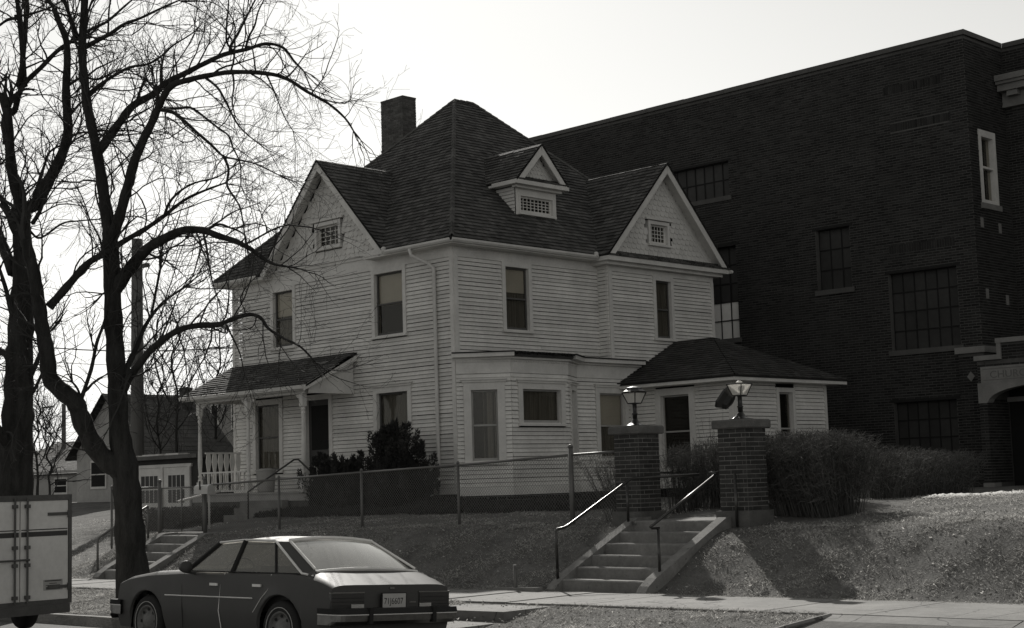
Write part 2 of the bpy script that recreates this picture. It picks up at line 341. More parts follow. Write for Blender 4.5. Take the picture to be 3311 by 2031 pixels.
# ---- concrete steps
def steps(S, label, base_z, top_z, walls, sk):
    t = thing('concrete_steps', ((S['x0']+S['x1'])/2, S['y0'], base_z), label, 'steps')
    rz = (top_z-base_z)/S['n']
    for k in range(S['n']):
        m = MB(); y = S['y0']+k*S['tread']; y2 = y+S['tread']+(.05 if k < S['n']-1 else 2.2 if sk else .45)
        z1 = base_z+rz*(k+1); z0 = base_z-.2 if k == 0 else base_z+rz*k-.05; c = .018
        m.prism([(S['x0'], y, z0), (S['x0'], y+.012, z1-c), (S['x0'], y+.03, z1), (S['x0'], y2, z1), (S['x0'], y2, z0)], (S['x1']-S['x0'], 0, 0)); m.build('step', 'stair', t)
    for (a, b, extra) in walls:
        m = MB(); y0 = S['y0']; y1 = y0+S['n']*S['tread']; lo = base_z-.3; d = .14
        pr = [(a, y0-.14, lo), (a, y0-.14, base_z+.02), (a, y0-.06, base_z+.10), (a, y0+.10, base_z+.20), (a, y1-.20, top_z+.04), (a, y1+.12, top_z+.05), (a, y1+.12, lo)]
        m.prism(pr, (b-a, 0, 0)); m.build('cheek_wall', 'stair', t)
    return t
SR, SL = STEPS
BZ = GR*-14.4+.15; TZ = .93
steps(SR, 'six concrete steps rising between two brick pillars', BZ, TZ, [(-15.32, -15.152, 0), (-13.638, -13.47, 0)], True)
steps(SL, 'concrete steps up to the wire gate behind the kerbside tree', GR*-27.4+.15, .665, [(-28.28, -28.052, 0), (-26.718, -26.50, 0)], False)
m = MB(); m.prism([(-15.37, 15.84, BZ-.2), (-15.37, 15.84, BZ+.05), (-16.5, 16.0, BZ-.0), (-16.5, 16.0, BZ-.2)], (0, .1, 0)); tag(m.build('low_kerb_wall', 'concrete'), 'low concrete kerb running left from the pillar steps', 'kerb')
gw = setting('gate_walk')
for y0, y1 in ((18.33, 19.3), (19.31, 20.3)): slab(-28.6, -26.3, y0, y1, lambda x: .69+.012*(y0-17.9), gw, th=.2)
slab(-29.2, -26.0, 17.98, 18.32, lambda x: .668, gw, th=.2)

# ---- brick pillars with lamps
def pillar(x0, y0, label):
    t = thing('brick_pillar', (x0+.28, y0+.28, .85), label, 'pillar', 'pillars at the head of the steps'); W = .56; i = .03
    b = MB(); b.box(x0-.02, x0+W+.02, y0-.02, y0+W+.02, .55, 1.06); b.build('base', 'base', t)
    core = MB(); core.box(x0+i+.004, x0+W-i-.004, y0+i+.004, y0+W-i-.004, 1.0, 2.28); core.build('mortar_core', 'mortar', t)
    h = .0665; n = 18; w = W-2*i
    for k in range(n):
        z = 1.062+k*h
        for s in range(4):                                          # stretchers around the shaft, joints staggered
            cuts = [0, .105, .325, w-.0] if k % 2 else [0, .215, .43, w]
            if s % 2: cuts = [0, .215, .43, w] if k % 2 else [0, .105, .325, w]
            for a, c in zip(cuts[:-1], cuts[1:]):
                if c-a < .03: continue
                m = MB(); p = random.uniform(-.001, .006); g = .007; e = .05
                if s == 0: m.box(x0+i+a+g, x0+i+c-g, y0+i-p, y0+i+e, z, z+h-.011)
                if s == 1: m.box(x0+W-i-e, x0+W-i+p, y0+i+a+g, y0+i+c-g, z, z+h-.011)
                if s == 2: m.box(x0+i+a+g, x0+i+c-g, y0+W-i-e, y0+W-i+p, z, z+h-.011)
                if s == 3: m.box(x0+i-p, x0+i+e, y0+i+a+g, y0+i+c-g, z, z+h-.011)
                m.build('brick', 'brick', t)
    c = MB(); q = .015; A0, A1, B0, B1 = x0-.03, x0+W+.03, y0-.03, y0+W+.03
    c.hexa([(A0+q, B0+q, 2.255), (A1-q, B0+q, 2.255), (A1-q, B1-q, 2.255), (A0+q, B1-q, 2.255), (A0, B0, 2.27), (A1, B0, 2.27), (A1, B1, 2.27), (A0, B1, 2.27)])
    c.box(A0, A1, B0, B1, 2.27, 2.36); c.hexa([(A0, B0, 2.36), (A1, B0, 2.36), (A1, B1, 2.36), (A0, B1, 2.36), (A0+q, B0+q, 2.385), (A1-q, B0+q, 2.385), (A1-q, B1-q, 2.385), (A0+q, B1-q, 2.385)]); c.build('cap', 'base', t)
    return t
pillar(-15.75, 18.0, 'left brick pillar with concrete cap beside the wire fence'); pillar(-13.72, 18.0, 'right brick pillar with concrete cap beside the rounded hedge')
def lamp(x, y, z, label, broken):
    t = thing('pillar_lamp', (x, y, z), label, 'lamp', 'lamps on the brick pillars')
    m = MB(); m.lathe((x, y, z), [(.19, 0), (.19, .012), (.13, .02), (.075, .06), (.045, .10), (.035, .12)], 8); m.build('foot', 'iron', t, True)
    m = MB(); m.lathe((x, y, z), [(.038, .11), (.038, .18), (.048, .19), (.048, .20), (.034, .21), (.034, .34), (.06, .36)], 8); m.build('post', 'iron', t, True)
    k0, k1 = z+.36, z+.53; a, b = .075, .135
    c0 = [Vector((x+sx*a, y+sy*a, k0)) for sx, sy in ((-1, -1), (1, -1), (1, 1), (-1, 1))]; c1 = [Vector((x+sx*b, y+sy*b, k1)) for sx, sy in ((-1, -1), (1, -1), (1, 1), (-1, 1))]
    fr = MB()
    for i in range(4):
        j = (i+1) % 4; fr.bar(c0[i], c1[i], .008, 4); fr.bar(c0[i], c0[j], .008, 4); fr.bar(c1[i], c1[j], .010, 4)
    fr.box(x-a, x+a, y-a, y+a, k0-.01, k0+.004); fr.build('cage', 'iron', t)
    for i in range(4):
        j = (i+1) % 4; p = MB(); p.prism([c0[i]*.94+c0[j]*.06, c0[j]*.94+c0[i]*.06, c1[j]*.94+c1[i]*.06, c1[i]*.94+c1[j]*.06], (Vector((x, y, 0))-Vector(((c0[i].x+c0[j].x)/2, (c0[i].y+c0[j].y)/2, 0))).normalized()*.004); p.build('pane', 'frost', t)
    bulb = MB(); bulb.lathe((x, y, k0), [(.012, 0), (.02, .03), (.035, .07), (.03, .1), (.012, .13)], 8); bulb.build('bulb', 'frost', t, True)
    hd = MB(); rr = [(.185, 0), (.19, .015), (.135, .05), (.125, .075), (.085, .085), (.02, .10)]
    if not broken: hd.lathe((x, y, k1), rr, 8)
    else:                                                          # the hood hangs open to the left of the cage
        ax = Vector((-.55, -.25, .45)).normalized(); c = Vector((x-.30, y-.04, k1-.16)); hd.lathe(c, [(.19, 0), (.19, .03), (.15, .10), (.13, .17), (.06, .19)], 6, -ax)
        hd.bar((x-.14, y, k1), c+Vector((.12, 0, .1)), .01, 4)
    hd.build('hood', 'iron', t)
    if broken: e = MB(); e.lathe((x, y, k1), [(.05, -.02), (.05, .03), (.02, .05)], 8); e.build('lamp_socket', 'frost', t)
lamp(-15.48, 18.28, 2.385, 'intact iron lantern on the left brick pillar', False)
lamp(-13.44, 18.28, 2.385, 'broken iron lantern on the right pillar, its hood hanging open', True)

# ---- pipe handrails
def pipe(name, pts, r, label, mt='rail', posts=(), sides=12):
    t = thing(name, pts[0], label, 'handrail')
    m = MB(); m.tube(pts, r, sides); m.build('rail', mt, t, True)
    for p, q in posts: m = MB(); m.bar(p, q, r, sides); m.build('post', mt, t, True)
xr = -13.55
pipe('handrail', [(xr, 16.42, .88), (xr, 16.27, .885), (xr, 16.24, .90), (xr, 17.78, 1.60), (xr, 17.80, 1.615), (xr, 17.62, 1.62)], .021, 'shiny worn pipe handrail on the right of the pillar steps', posts=[((xr, 16.40, .15), (xr, 16.40, .88)), ((xr+.2, 17.95, .75), (xr+.2, 17.95, 1.6))])
xl = -15.26
pipe('handrail', [(xl, 16.16, .30), (xl, 16.15, .84), (xl, 16.18, .87), (xl, 16.34, .89), (xl, 16.45, .93), (xl, 17.85, 1.56), (xl, 17.95, 1.575), (xl+.2, 18.05, 1.58), (xl+.75, 18.6, 1.6)], .021, 'dark pipe handrail on the left of the pillar steps', posts=[((xl, 16.16, .15), (xl, 16.16, .5)), ((xl, 17.77, .9), (xl, 17.77, 1.52))])
xq = -28.62
pipe('handrail', [(xq, 16.42, -.15), (xq, 16.42, .62), (xq, 16.45, .67), (xq, 16.85, .90), (xq, 17.6, 1.28)], .024, 'grey pipe handrail left of the gate steps', 'galv', posts=[((xq, 17.62, .6), (xq, 17.62, 1.29))])
m = MB(); m.bar((-15.95, 15.99, -.2), (-15.96, 15.99, .36), .026, 8); tag(m.build('pipe_stub', 'galv', smooth=True), 'short bare pipe stub standing in the grass bank', 'post')

# ================================================================== the white clapboard house
HX, HY, LX = -24.98, 23.33, -33.64
house = thing('clapboard_house', (-29.3, 28, 1.05), 'two-storey white clapboard house with steep hipped and gabled roofs', 'house')
EXPO = .093
BOARDS = []
wedge = MB(); wedge.hexa([(0, -.030, .005), (1, -.030, .005), (1, .006, .005), (0, .006, .005), (0, -.004, EXPO-.005), (1, -.004, EXPO-.005), (1, .006, EXPO-.005), (0, .006, EXPO-.005)])
WEDGE = wedge.mesh('clapboard'); WEDGE.materials.append(M['clap'])
def siding(F, L, z0, z1, openings, parent, poly=None, vis=1.0):
    n = int(round((z1-z0)/EXPO)); e = (z1-z0)/n
    for k in range(n):
        c = z0+k*e; mid = c+e/2; lo, hi = 0.0, L
        if poly: lo, hi = poly(mid)
        iv = [(lo, hi)]
        for (a0, a1, c0, c1) in openings:
            if c0 < mid < c1: iv = [q for (s, t) in iv for q in ((s, min(t, a0)), (max(s, a1), t)) if q[1]-q[0] > .04]
        for s, t in iv:
            if t-s < .04: continue
            if t-s > 3.2:                                           # long runs are pieced from two or three boards
                j = s + (t-s)*random.uniform(.35, .65); cuts = [s, j, t]
            else: cuts = [s, t]
            for p, q in zip(cuts[:-1], cuts[1:]):
                o = F.p(p+.001, random.uniform(-.003, .003), c+random.uniform(-.004, .004)); u = F.u*(q-p-.003); nn = -F.n
                mw = Matrix(((u.x, nn.x, 0, o.x), (u.y, nn.y, 0, o.y), (u.z, nn.z, e/EXPO, o.z), (0, 0, 0, 1)))
                BOARDS.append(((q-p)*vis, mw, parent))
def flush_boards():
    BOARDS.sort(key=lambda b: -b[0]); rest = MB(); wv = [Vector(v.co) for v in WEDGE.vertices]
    for i, (_, mw, par) in enumerate(BOARDS):
        if i < 300: put('clapboard', WEDGE, None, par, mw)
        else: rest.hexa([mw @ v for v in wv])
    stuff(rest.build('clapboard_infill', 'clap', house))
def window(F, a0, a1, c0, c1, parent=house, name='window', cw=.11, rail=.5, shade=0, curtain=True, grid_=None, crown=0, sash='sash', sill=True, depth=.045, open_=0, label=None):
    t = thing(name, F.p((a0+a1)/2, 0, c0), label, None); t.parent = parent; t.matrix_parent_inverse = WORLD[parent.name].inverted()
    m = MB(); m.fbox(F, a0, a0+cw, -.14, depth, c0, c1); m.fbox(F, a1-cw, a1, -.14, depth, c0, c1); m.fbox(F, a0+cw, a1-cw, -.14, depth-.002, c1-cw, c1); m.build('casing', 'trim', t)
    if crown: m = MB(); m.fbox(F, a0-.03, a1+.03, 0, depth+.03, c1+.002, c1+.05); m.fbox(F, a0-.06, a1+.06, 0, depth+.06, c1+.052, c1+.052+crown); m.build('head_moulding', 'trim', t)
    if sill: m = MB(); m.fbox(F, a0-.03, a1+.03, -.10, depth+.05, c0-.05, c0-.001); m.fbox(F, a0+cw, a1-cw, -.14, .0, c0, c0+.03); m.build('sill', 'trim', t)
    A0, A1, C0, C1 = a0+cw, a1-cw, c0+.03, c1-cw; s = .04; zm = C0+(C1-C0)*(rail or 1)
    m = MB(); bb = (-.09, -.05)
    m.fbox(F, A0, A0+s, *bb, C0, C1); m.fbox(F, A1-s, A1, *bb, C0, C1); m.fbox(F, A0+s, A1-s, bb[0]+.002, bb[1]-.002, C0, C0+s*1.4); m.fbox(F, A0+s, A1-s, bb[0]+.002, bb[1]-.002, C1-s, C1); m.build('sash_frame', sash, t)
    if rail: m = MB(); m.fbox(F, A0+s, A1-s, -.092, -.042, zm-.02, zm+.02); m.build('meeting_rail', sash, t)
    if grid_:
        nx, nz = grid_
        for i in range(1, nx): a = A0+s+(A1-A0-2*s)*i/nx; m = MB(); m.fbox(F, a-.009, a+.009, -.085, -.055, C0+s, C1-s); m.build('muntin', sash, t)
        for i in range(1, nz): c = C0+s*1.4+(C1-C0-2.4*s)*i/nz; m = MB(); m.fbox(F, A0+s, A1-s, -.083, -.057, c-.009, c+.009); m.build('muntin', sash, t)
    for (z0, z1) in (((C0+.04, zm-.02), (zm+.02, C1-.03)) if rail else ((C0+.04, C1-.03),)):
        m = MB(); m.fbox(F, A0+s-.01, A1-s+.01, -.074, -.070, z0, z1); m.build('pane', 'glass', t)
    if shade: m = MB(); m.fbox(F, A0+.01, A1-.01, -.105, -.102, C1-(C1-C0)*shade, C1); m.build('shade', 'shade', t)
    if curtain:
        m = MB(); n = 22; k = 0
        zt = C1-(C1-C0)*shade if shade else C1
        pts = [(A0+(A1-A0)*i/n, -.124+.020*math.sin(i*1.9+a0*7)*(.5+.5*math.sin(i*.7+a0*3))) for i in range(n+1)]
        for p, q in zip(pts[:-1], pts[1:]): m.quad(F.p(p[0], p[1], C0), F.p(q[0], q[1], C0), F.p(q[0], q[1], zt), F.p(p[0], p[1], zt))
        m.build('curtain', 'curtain', t)
    return t
def wallpart(name, boards_fn):
    t = thing(name, (0, 0, 0), None, None); t.parent = house; t.matrix_parent_inverse = WORLD[house.name].inverted(); boards_fn(t); return t

FF = Fr((LX, HY, 0), (0, -1, 0)); FS = Fr((HX, HY, 0), (1, 0, 0)); WX = HX+.35; FW = Fr((WX, 28.25, 0), (1, 0, 0))
X = lambda x: x-LX; Yc = lambda y: y-HY
Z0, ZS, ZFR, ZE = 1.33, 1.47, 6.72, 6.95
op_front = [(X(-31.92), X(-30.87), 5.12, 6.72), (X(-27.85), X(-26.60), 5.06, 6.72), (X(-32.77), X(-31.47), 1.98, 3.87), (X(-30.62), X(-29.44), 1.4, 3.87), (X(-27.86), X(-26.49), 2.05, 3.90)]
core = MB(); q = .17
core.box(LX+q, HX-q, HY+q, 32.8, .9, 7.4); core.box(HX-.4, WX-q, 28.25+q, 32.4, 1.0, 7.3); core.box(HX-.4, WX-q, 26.9+.2, 29.3, 1.0, 4.4); core.build('wall_core', 'dark', house)
def fw(t):
    siding(FF, HX-LX, ZS, ZFR, op_front, t)
    m = MB(); m.fbox(FF, 0, HX-LX+.03, -.1, .035, Z0, ZS); m.build('water_table', 'trim', t)
    m = MB(); m.fbox(FF, 0, HX-LX, -.1, .028, ZFR+.001, ZE+.08); m.build('frieze', 'trim', t)
    for a0, a1 in ((0, .10), (HX-LX-.11, HX-LX)): m = MB(); m.fbox(FF, a0, a1, -.1, .032, ZS, ZFR); m.build('corner_board', 'trim', t)
wallpart('front_wall', fw)
op_side = [(Yc(24.85), Yc(25.85), 5.06, 6.72)]
def sw_(t):
    siding(FS, 28.25-HY, 4.50, ZFR, op_side, t)
    m = MB(); m.fbox(FS, 0, 28.25-HY, -.1, .028, ZFR+.001, ZE+.08); m.build('frieze', 'trim', t)
    m = MB(); m.fbox(FS, -.0, .11, -.1, .034, 4.5, ZFR); m.build('corner_board', 'trim', t)
wallpart('side_wall', sw_)
def ww(t):
    siding(FW, 4.25, 4.50, ZFR, [(29.96-28.25, 30.79-28.25, 5.06, 6.72)], t)
    m = MB(); m.fbox(FW, 0, 4.25, -.1, .028, ZFR+.001, ZE+.14); m.build('frieze', 'trim', t)
    for a0, a1 in ((0, .12), (4.13, 4.25)): m = MB(); m.fbox(FW, a0, a1, -.1, .034, 4.47, ZFR); m.build('corner_board', 'trim', t)
    siding(Fr((HX, 28.25, 0), (0, -1, 0)), .35, 4.50, ZE+.1, [], t, vis=.3)
wallpart('wing_wall', ww)
# bay and lower side wall
PA = [Vector(p) for p in ((HX, HY, 0), (-24.11, 24.20, 0), (-24.11, 26.08, 0), (WX, 26.96, 0), (WX, 29.3, 0))]
def segF(p, q): d = (q-p).normalized(); return Fr(p, (d.y, -d.x, 0)), (q-p).length
BF = [segF(PA[i], PA[i+1]) for i in range(4)]
bay_op = [[(.155, 1.09, 1.99, 3.82)], [(.20, 1.75, 2.82, 3.80)], [(.16, .86, 1.99, 3.80)], [(.64, 1.86, 2.0, 3.80)]]
def bw_(t):
    for (F, L), o in zip(BF, bay_op):
        siding(F, L, ZS, 4.02, o, t)
        m = MB(); m.fbox(F, -.0, L+.012, -.08, .034, Z0-.05, ZS); m.build('water_table', 'trim', t)
        m = MB(); m.fbox(F, 0, L+.008, -.08, .026, 4.021, 4.36); m.build('frieze', 'trim', t)
    for (F, L) in BF[:3]:
        m = MB(); n = int(L/.055)
        for i in range(n): m.fbox(F, i*L/n, i*L/n+.03, .026, .045, 4.27, 4.31)
        stuff(m.build('dentils', 'trim', t))
wallpart('bay_wall', bw_)
corepoly = MB(); cp = [(p.x-.05, p.y+.05, 1.0) for p in PA[:1]] + [(PA[1].x-.17, PA[1].y+.05, 1.0), (PA[2].x-.17, PA[2].y-.05, 1.0), (WX-.2, PA[3].y, 1.0), (HX-.4, 27, 1.0), (HX-.4, HY+.3, 1.0)]
corepoly.prism(cp, (0, 0, 3.3)); corepoly.build('bay_core', 'dark', house)
def offset(pts, d):
    out = []
    for i, p in enumerate(pts):
        ns = []
        if i > 0: e = (p-pts[i-1]).normalized(); ns.append(Vector((e.y, -e.x, 0)))
        if i < len(pts)-1: e = (pts[i+1]-p).normalized(); ns.append(Vector((e.y, -e.x, 0)))
        n = sum(ns, Vector())
        n = n.normalized(); out.append(p + n*(d/max(.3, n.dot(ns[0]))))
    return out
bay = thing('bay_cornice', (-24.3, 25, 4.4), None, None); bay.parent = house; bay.matrix_parent_inverse = WORLD[house.name].inverted()
inner = [p + Vector((-.2, .1, 0)) for p in PA]
def ring(o, z0, z1, name, mt, seg=None):
    a = offset(PA, o); a[0] = a[0] + Vector((-.12, 0, 0)); rng = range(4) if seg is None else seg
    for i in rng:
        m = MB(); pl = [a[i], a[i+1], inner[i+1], inner[i]]; m.prism([(p.x, p.y, z0) for p in pl], (0, 0, z1-z0)); m.build(name, mt, bay)
ring(.10, 4.335, 4.385, 'bed_moulding', 'trim'); ring(.24, 4.387, 4.475, 'fascia', 'trim', (0, 2, 3)); ring(.17, 4.387, 4.472, 'bare_fascia', 'soil', (1,)); ring(.265, 4.477, 4.505, 'roofing_edge', 'underlay', (0, 2, 3))
a = offset(PA, .25); m = MB()
for i in range(60):                                                # ragged curled roofing along the broken edge
    t = i/59; p = a[1].lerp(a[2], t); m.hexa([(p.x-.25, p.y, 4.475), (p.x+random.uniform(-.09, .02), p.y, 4.46+random.uniform(-.03, .02)), (p.x+random.uniform(-.09, .02), p.y+.034, 4.46+random.uniform(-.03, .02)), (p.x-.25, p.y+.034, 4.475)] + [(p.x-.25, p.y, 4.51), (p.x+random.uniform(-.06, .02), p.y, 4.50), (p.x+random.uniform(-.06, .02), p.y+.034, 4.50), (p.x-.25, p.y+.034, 4.51)])
stuff(m.build('torn_roofing', 'underlay', bay))
window(BF[0][0], .155, 1.09, 2.03, 3.82, cw=.17, curtain=True, crown=.03, rail=.5)
window(BF[1][0], .20, 1.75, 2.87, 3.80, cw=.14, rail=0, crown=.03)
window(BF[2][0], .16, .86, 2.03, 3.80, cw=.12, crown=.03)
window(BF[3][0], .64, 1.86, 2.04, 3.80, cw=.14, shade=.5, crown=.03, curtain=True)
# upper and lower windows of front and side
window(FF, X(-31.92), X(-30.87), 5.16, 6.72, shade=.45, sash='sashd')
window(FF, X(-27.85), X(-26.60), 5.10, 6.72, shade=.52, curtain=False, sash='sashd', label='upper window with its pale shade half drawn')
window(FF, X(-32.77), X(-31.47), 2.02, 3.87, cw=.14, sash='sashd')
window(FF, X(-27.86), X(-26.49), 2.09, 3.88, cw=.13, crown=.03, sash='sashd')
window(FS, Yc(24.85), Yc(25.85), 5.10, 6.72, sash='sashd', curtain=True, shade=.4)
window(FW, 1.71, 2.54, 5.10, 6.72, sash='sashd')
# door
dt = thing('front_door', FF.p(X(-30), 0, 1.5), None, None); dt.parent = house; dt.matrix_parent_inverse = WORLD[house.name].inverted()
m = MB(); a0, a1 = X(-30.62), X(-29.44); m.fbox(FF, a0, a0+.13, -.14, .045, 1.5, 3.87); m.fbox(FF, a1-.13, a1, -.14, .045, 1.5, 3.87); m.fbox(FF, a0+.13, a1-.13, -.14, .043, 3.74, 3.87); m.build('casing', 'trim', dt)
m = MB(); m.fbox(FF, a0+.13, a1-.13, -.10, -.06, 1.52, 3.74); m.build('door_leaf', 'stripe', dt)
for c0, c1 in ((1.62, 2.35), (2.5, 3.6)): m = MB(); m.fbox(FF, a0+.24, a1-.24, -.059, -.054, c0, c1); m.build('screen_panel', 'dark', dt)
m = MB(); m.lathe(FF.p(a1-.2, -.06, 2.5), [(.012, 0), (.012, .03), (.028, .04), (.028, .06), (.01, .07)], 8, FF.n); m.build('door_knob', 'galv', dt, True)
# foundation of dark brick
fnd = MB()
for (F, L) in [(FF, HX-LX)] + BF + [(FW, 4.25)]:
    fnd.fbox(F, .02, L-.02, -.16, -.055, .7, Z0+.02)
fnd.build('foundation', 'mortar', house)
fb = MB()
for (F, L) in [(FF, HX-LX)] + BF:
    for k in range(6):
        z = .88+k*.075; a = .02 - (.1 if k % 2 else 0)
        while a < L-.03:
            fb.fbox(F, max(.02, a)+.004, min(a+.2, L-.02)-.004, -.06, -.045+random.uniform(-.003, .003), z, z+.064, random.uniform(.5, 1.2)); a += .21
stuff(fb.build('foundation_bricks', 'cbrick', house))

# ---- roofs
def shingles(mb, pts, e=.14, wmin=.14, wmax=.27, th=.020, lift=.014, tone=(.65, 1.45)):
    p = [Vector(q) for q in pts]; ux = (p[1]-p[0]).normalized(); n = ux.cross(p[2]-p[0]).normalized()
    if n.z < 0: n = -n
    uy = n.cross(ux); o = p[0]; P2 = [((q-o).dot(ux), (q-o).dot(uy)) for q in p]; H = max(v for _, v in P2)
    def iv(v):
        v = min(max(v, 1e-4), H-1e-4); xs = []
        for i in range(len(P2)):
            (x0, y0), (x1, y1) = P2[i], P2[(i+1) % len(P2)]
            if (y0 <= v) != (y1 <= v): xs.append(x0+(x1-x0)*(v-y0)/(y1-y0))
        return (min(xs), max(xs)) if len(xs) >= 2 else (0, 0)
    k = 0
    while k*e < H-.03:
        v0, v1 = k*e, min(H, (k+1)*e+.02); l0, h0 = iv(v0+.001); l1, h1 = iv(v1); x = min(l0, l1) - random.uniform(0, wmax); X1 = max(h0, h1)
        wav = random.uniform(-.004, .004)
        while x < X1:
            w = random.uniform(wmin, wmax); a, b = x+.003, x+w-.003; x += w
            a0, b0, a1_, b1_ = min(max(a, l0), h0), min(max(b, l0), h0), min(max(a, l1), h1), min(max(b, l1), h1)
            if b0-a0 < .01 and b1_-a1_ < .01: continue
            d = random.uniform(-.006, .006)+wav; ht = th+lift+random.uniform(-.004, .007); tn = random.uniform(*tone)
            q0 = o+ux*a0+uy*(v0+d)+n*ht; q1 = o+ux*b0+uy*(v0+d)+n*ht; q2 = o+ux*b1_+uy*v1+n*lift*.5; q3 = o+ux*a1_+uy*v1+n*lift*.5
            mb.quad(q0, q1, q2, q3, a=tn); mb.quad(o+ux*a0+uy*(v0+d), o+ux*b0+uy*(v0+d), q1, q0, a=tn*.8)
        k += 1
def roof(parent, planes, name, solid=True, e=.14, under=.03, mt='shingle', **kw):
    t = thing(name, planes[0][0], None, None); t.parent = parent; t.matrix_parent_inverse = WORLD[parent.name].inverted()
    for pts in planes:
        m = MB(); shingles(m, pts, e, **kw); stuff(m.build('shingles', mt, t))
        u = MB(); u.prism([Vector(p)-Vector((0, 0, .008)) for p in pts], (0, 0, -under)); u.build('roof_deck', 'underlay', t)
    return t
OV = .36; EZ = 7.08
e0, e1, e2, e3 = (LX-OV, HY-OV, EZ), (HX+OV, HY-OV, EZ), (HX+OV, 33.2, EZ), (LX-OV, 33.2, EZ); A1p, A2p = (-29.31, 27.58, 11.86), (-29.31, 28.25, 11.88)
VT = (-29.50, HY-OV+(9.68-EZ)/((11.86-EZ)/(27.58-HY+OV)), 9.68); VL, VR = (-29.50-2.47, HY-OV, EZ), (-29.50+2.47, HY-OV, EZ)
mr = roof(house, [(e0, VL, VT, A1p), (VR, e1, A1p, VT), (e1, e2, A2p, A1p), (e2, e3, A2p), (e3, e0, A1p, A2p)], 'main_roof')
m = MB()
for p, q in ((e1, A1p), (e0, A1p), (e2, A2p), (A1p, A2p)):
    p, q = Vector(p), Vector(q); n = max(2, int((q-p).length/.2))
    for i in range(n):
        a, b = p.lerp(q, i/n), p.lerp(q, (i+1.12)/n); m.tube([a+Vector((0, 0, .03)), b+Vector((0, 0, .014))], .055, 4, False, random.uniform(.8, 1.4))
stuff(m.build('hip_caps', 'shingle', mr))
AX, AZ, GF = -29.50, 9.68, 2.47                                    # front gable
roof(house, [((AX+GF, HY-.36, 7.08), (AX+GF, 26.2, 7.08), (AX, 26.2, AZ), (AX, HY-.36, AZ)), ((AX-GF, 26.2, 7.08), (AX-GF, HY-.36, 7.08), (AX, HY-.36, AZ), (AX, 26.2, AZ))], 'front_gable_roof')
AY, AZ2, GS, RX = 30.36, 9.66, 2.45, WX+.36
roof(house, [((-28.2, AY-GS, 7.08), (RX, AY-GS, 7.08), (RX, AY, AZ2), (-28.2, AY, AZ2)), ((RX, AY+GS, 7.08), (-28.2, AY+GS, 7.08), (-28.2, AY, AZ2), (RX, AY, AZ2))], 'side_gable_roof')
DX, DY, DZ = -25.53, 26.70, 9.84                                   # dormer
roof(house, [((-27.8, DY-.92, 8.86), (DX+.26, DY-.92, 8.86), (DX+.26, DY, DZ), (-27.8, DY, DZ)), ((DX+.26, DY+.92, 8.86), (-27.8, DY+.92, 8.86), (-27.8, DY, DZ), (DX+.26, DY, DZ))], 'dormer_roof', e=.12)
# eaves and gutters
ev = thing('eaves', (HX, HY, 7), None, None); ev.parent = house; ev.matrix_parent_inverse = WORLD[house.name].inverted()
for xa, xb in ((LX-.34, AX-GF+.12), (-27.75, HX+.34)): m = MB(); m.box(xa, xb, HY-.34, HY+.05, ZE, ZE+.075); m.build('soffit', 'trim', ev)
m = MB(); m.box(HX-.05, HX+.339, HY+.051, 28.24, ZE+.001, ZE+.074); m.build('soffit', 'trim', ev)
m = MB(); m.box(LX-.34, LX+.05, HY+.051, 33.1, ZE+.001, ZE+.074); m.build('soffit', 'trim', ev)
def gutter(p, q, nrm):
    m = MB(); p, q, nrm = Vector(p), Vector(q), Vector(nrm); prof = [(.0, 0), (.055, .0), (.085, .04), (.085, .085), (.072, .085), (.05, .015), (.0, .015)]
    m.prism([p + nrm*a + Vector((0, 0, c)) for a, c in prof], q-p); m.build('gutter', 'gutter', ev)
gz_ = ZE+.03
gutter((AX+GF+.05, HY-.345, gz_), (HX+.34, HY-.345, gz_), (0, -1, 0)); gutter((HX+.345, HY-.40, gz_), (HX+.345, AY-GS-.05, gz_), (1, 0, 0)); gutter((LX-.34, HY-.345, gz_), (AX-GF-.05, HY-.345, gz_), (0, -1, 0))
for x in np.arange(-26.7, -24.8, .42): m = MB(); m.tube([(x, HY-.40, gz_+.08), (x+.05, HY-.22, gz_+.24), (x+.06, HY-.1, gz_+.38)], .008, 4); m.build('gutter_strap', 'galv', ev)
for y in np.arange(23.4, 27.8, .62): m = MB(); m.tube([(HX+.40, y, gz_+.08), (HX+.24, y-.02, gz_+.22), (HX+.12, y-.03, gz_+.36)], .008, 4); m.build('gutter_strap', 'galv', ev)
for p in ((AX+GF+.1, HY-.40, gz_+.05), (HX+.4, AY-GS-.12, gz_+.05)): m = MB(); m.lathe(p, [(.05, 0), (.06, .02), (.06, .09), (.03, .12)], 8); m.build('gutter_end', 'gutter', ev)
m = MB(); m.tube([(-26.02, HY-.39, ZE+.03), (-26.0, HY-.37, ZE-.12), (-25.7, HY-.12, ZE-.32), (-25.56, HY-.075, ZE-.45), (-25.55, HY-.075, 1.75), (-25.56, HY-.10, 1.65), (-25.66, HY-.30, 1.12)], .045, 8); m.build('downspout', 'gutter', ev, True)
m = MB(); m.box(-25.85, -25.45, HY-.6, HY-.2, 1.02, 1.10); m.build('splash_block', 'base', ev)

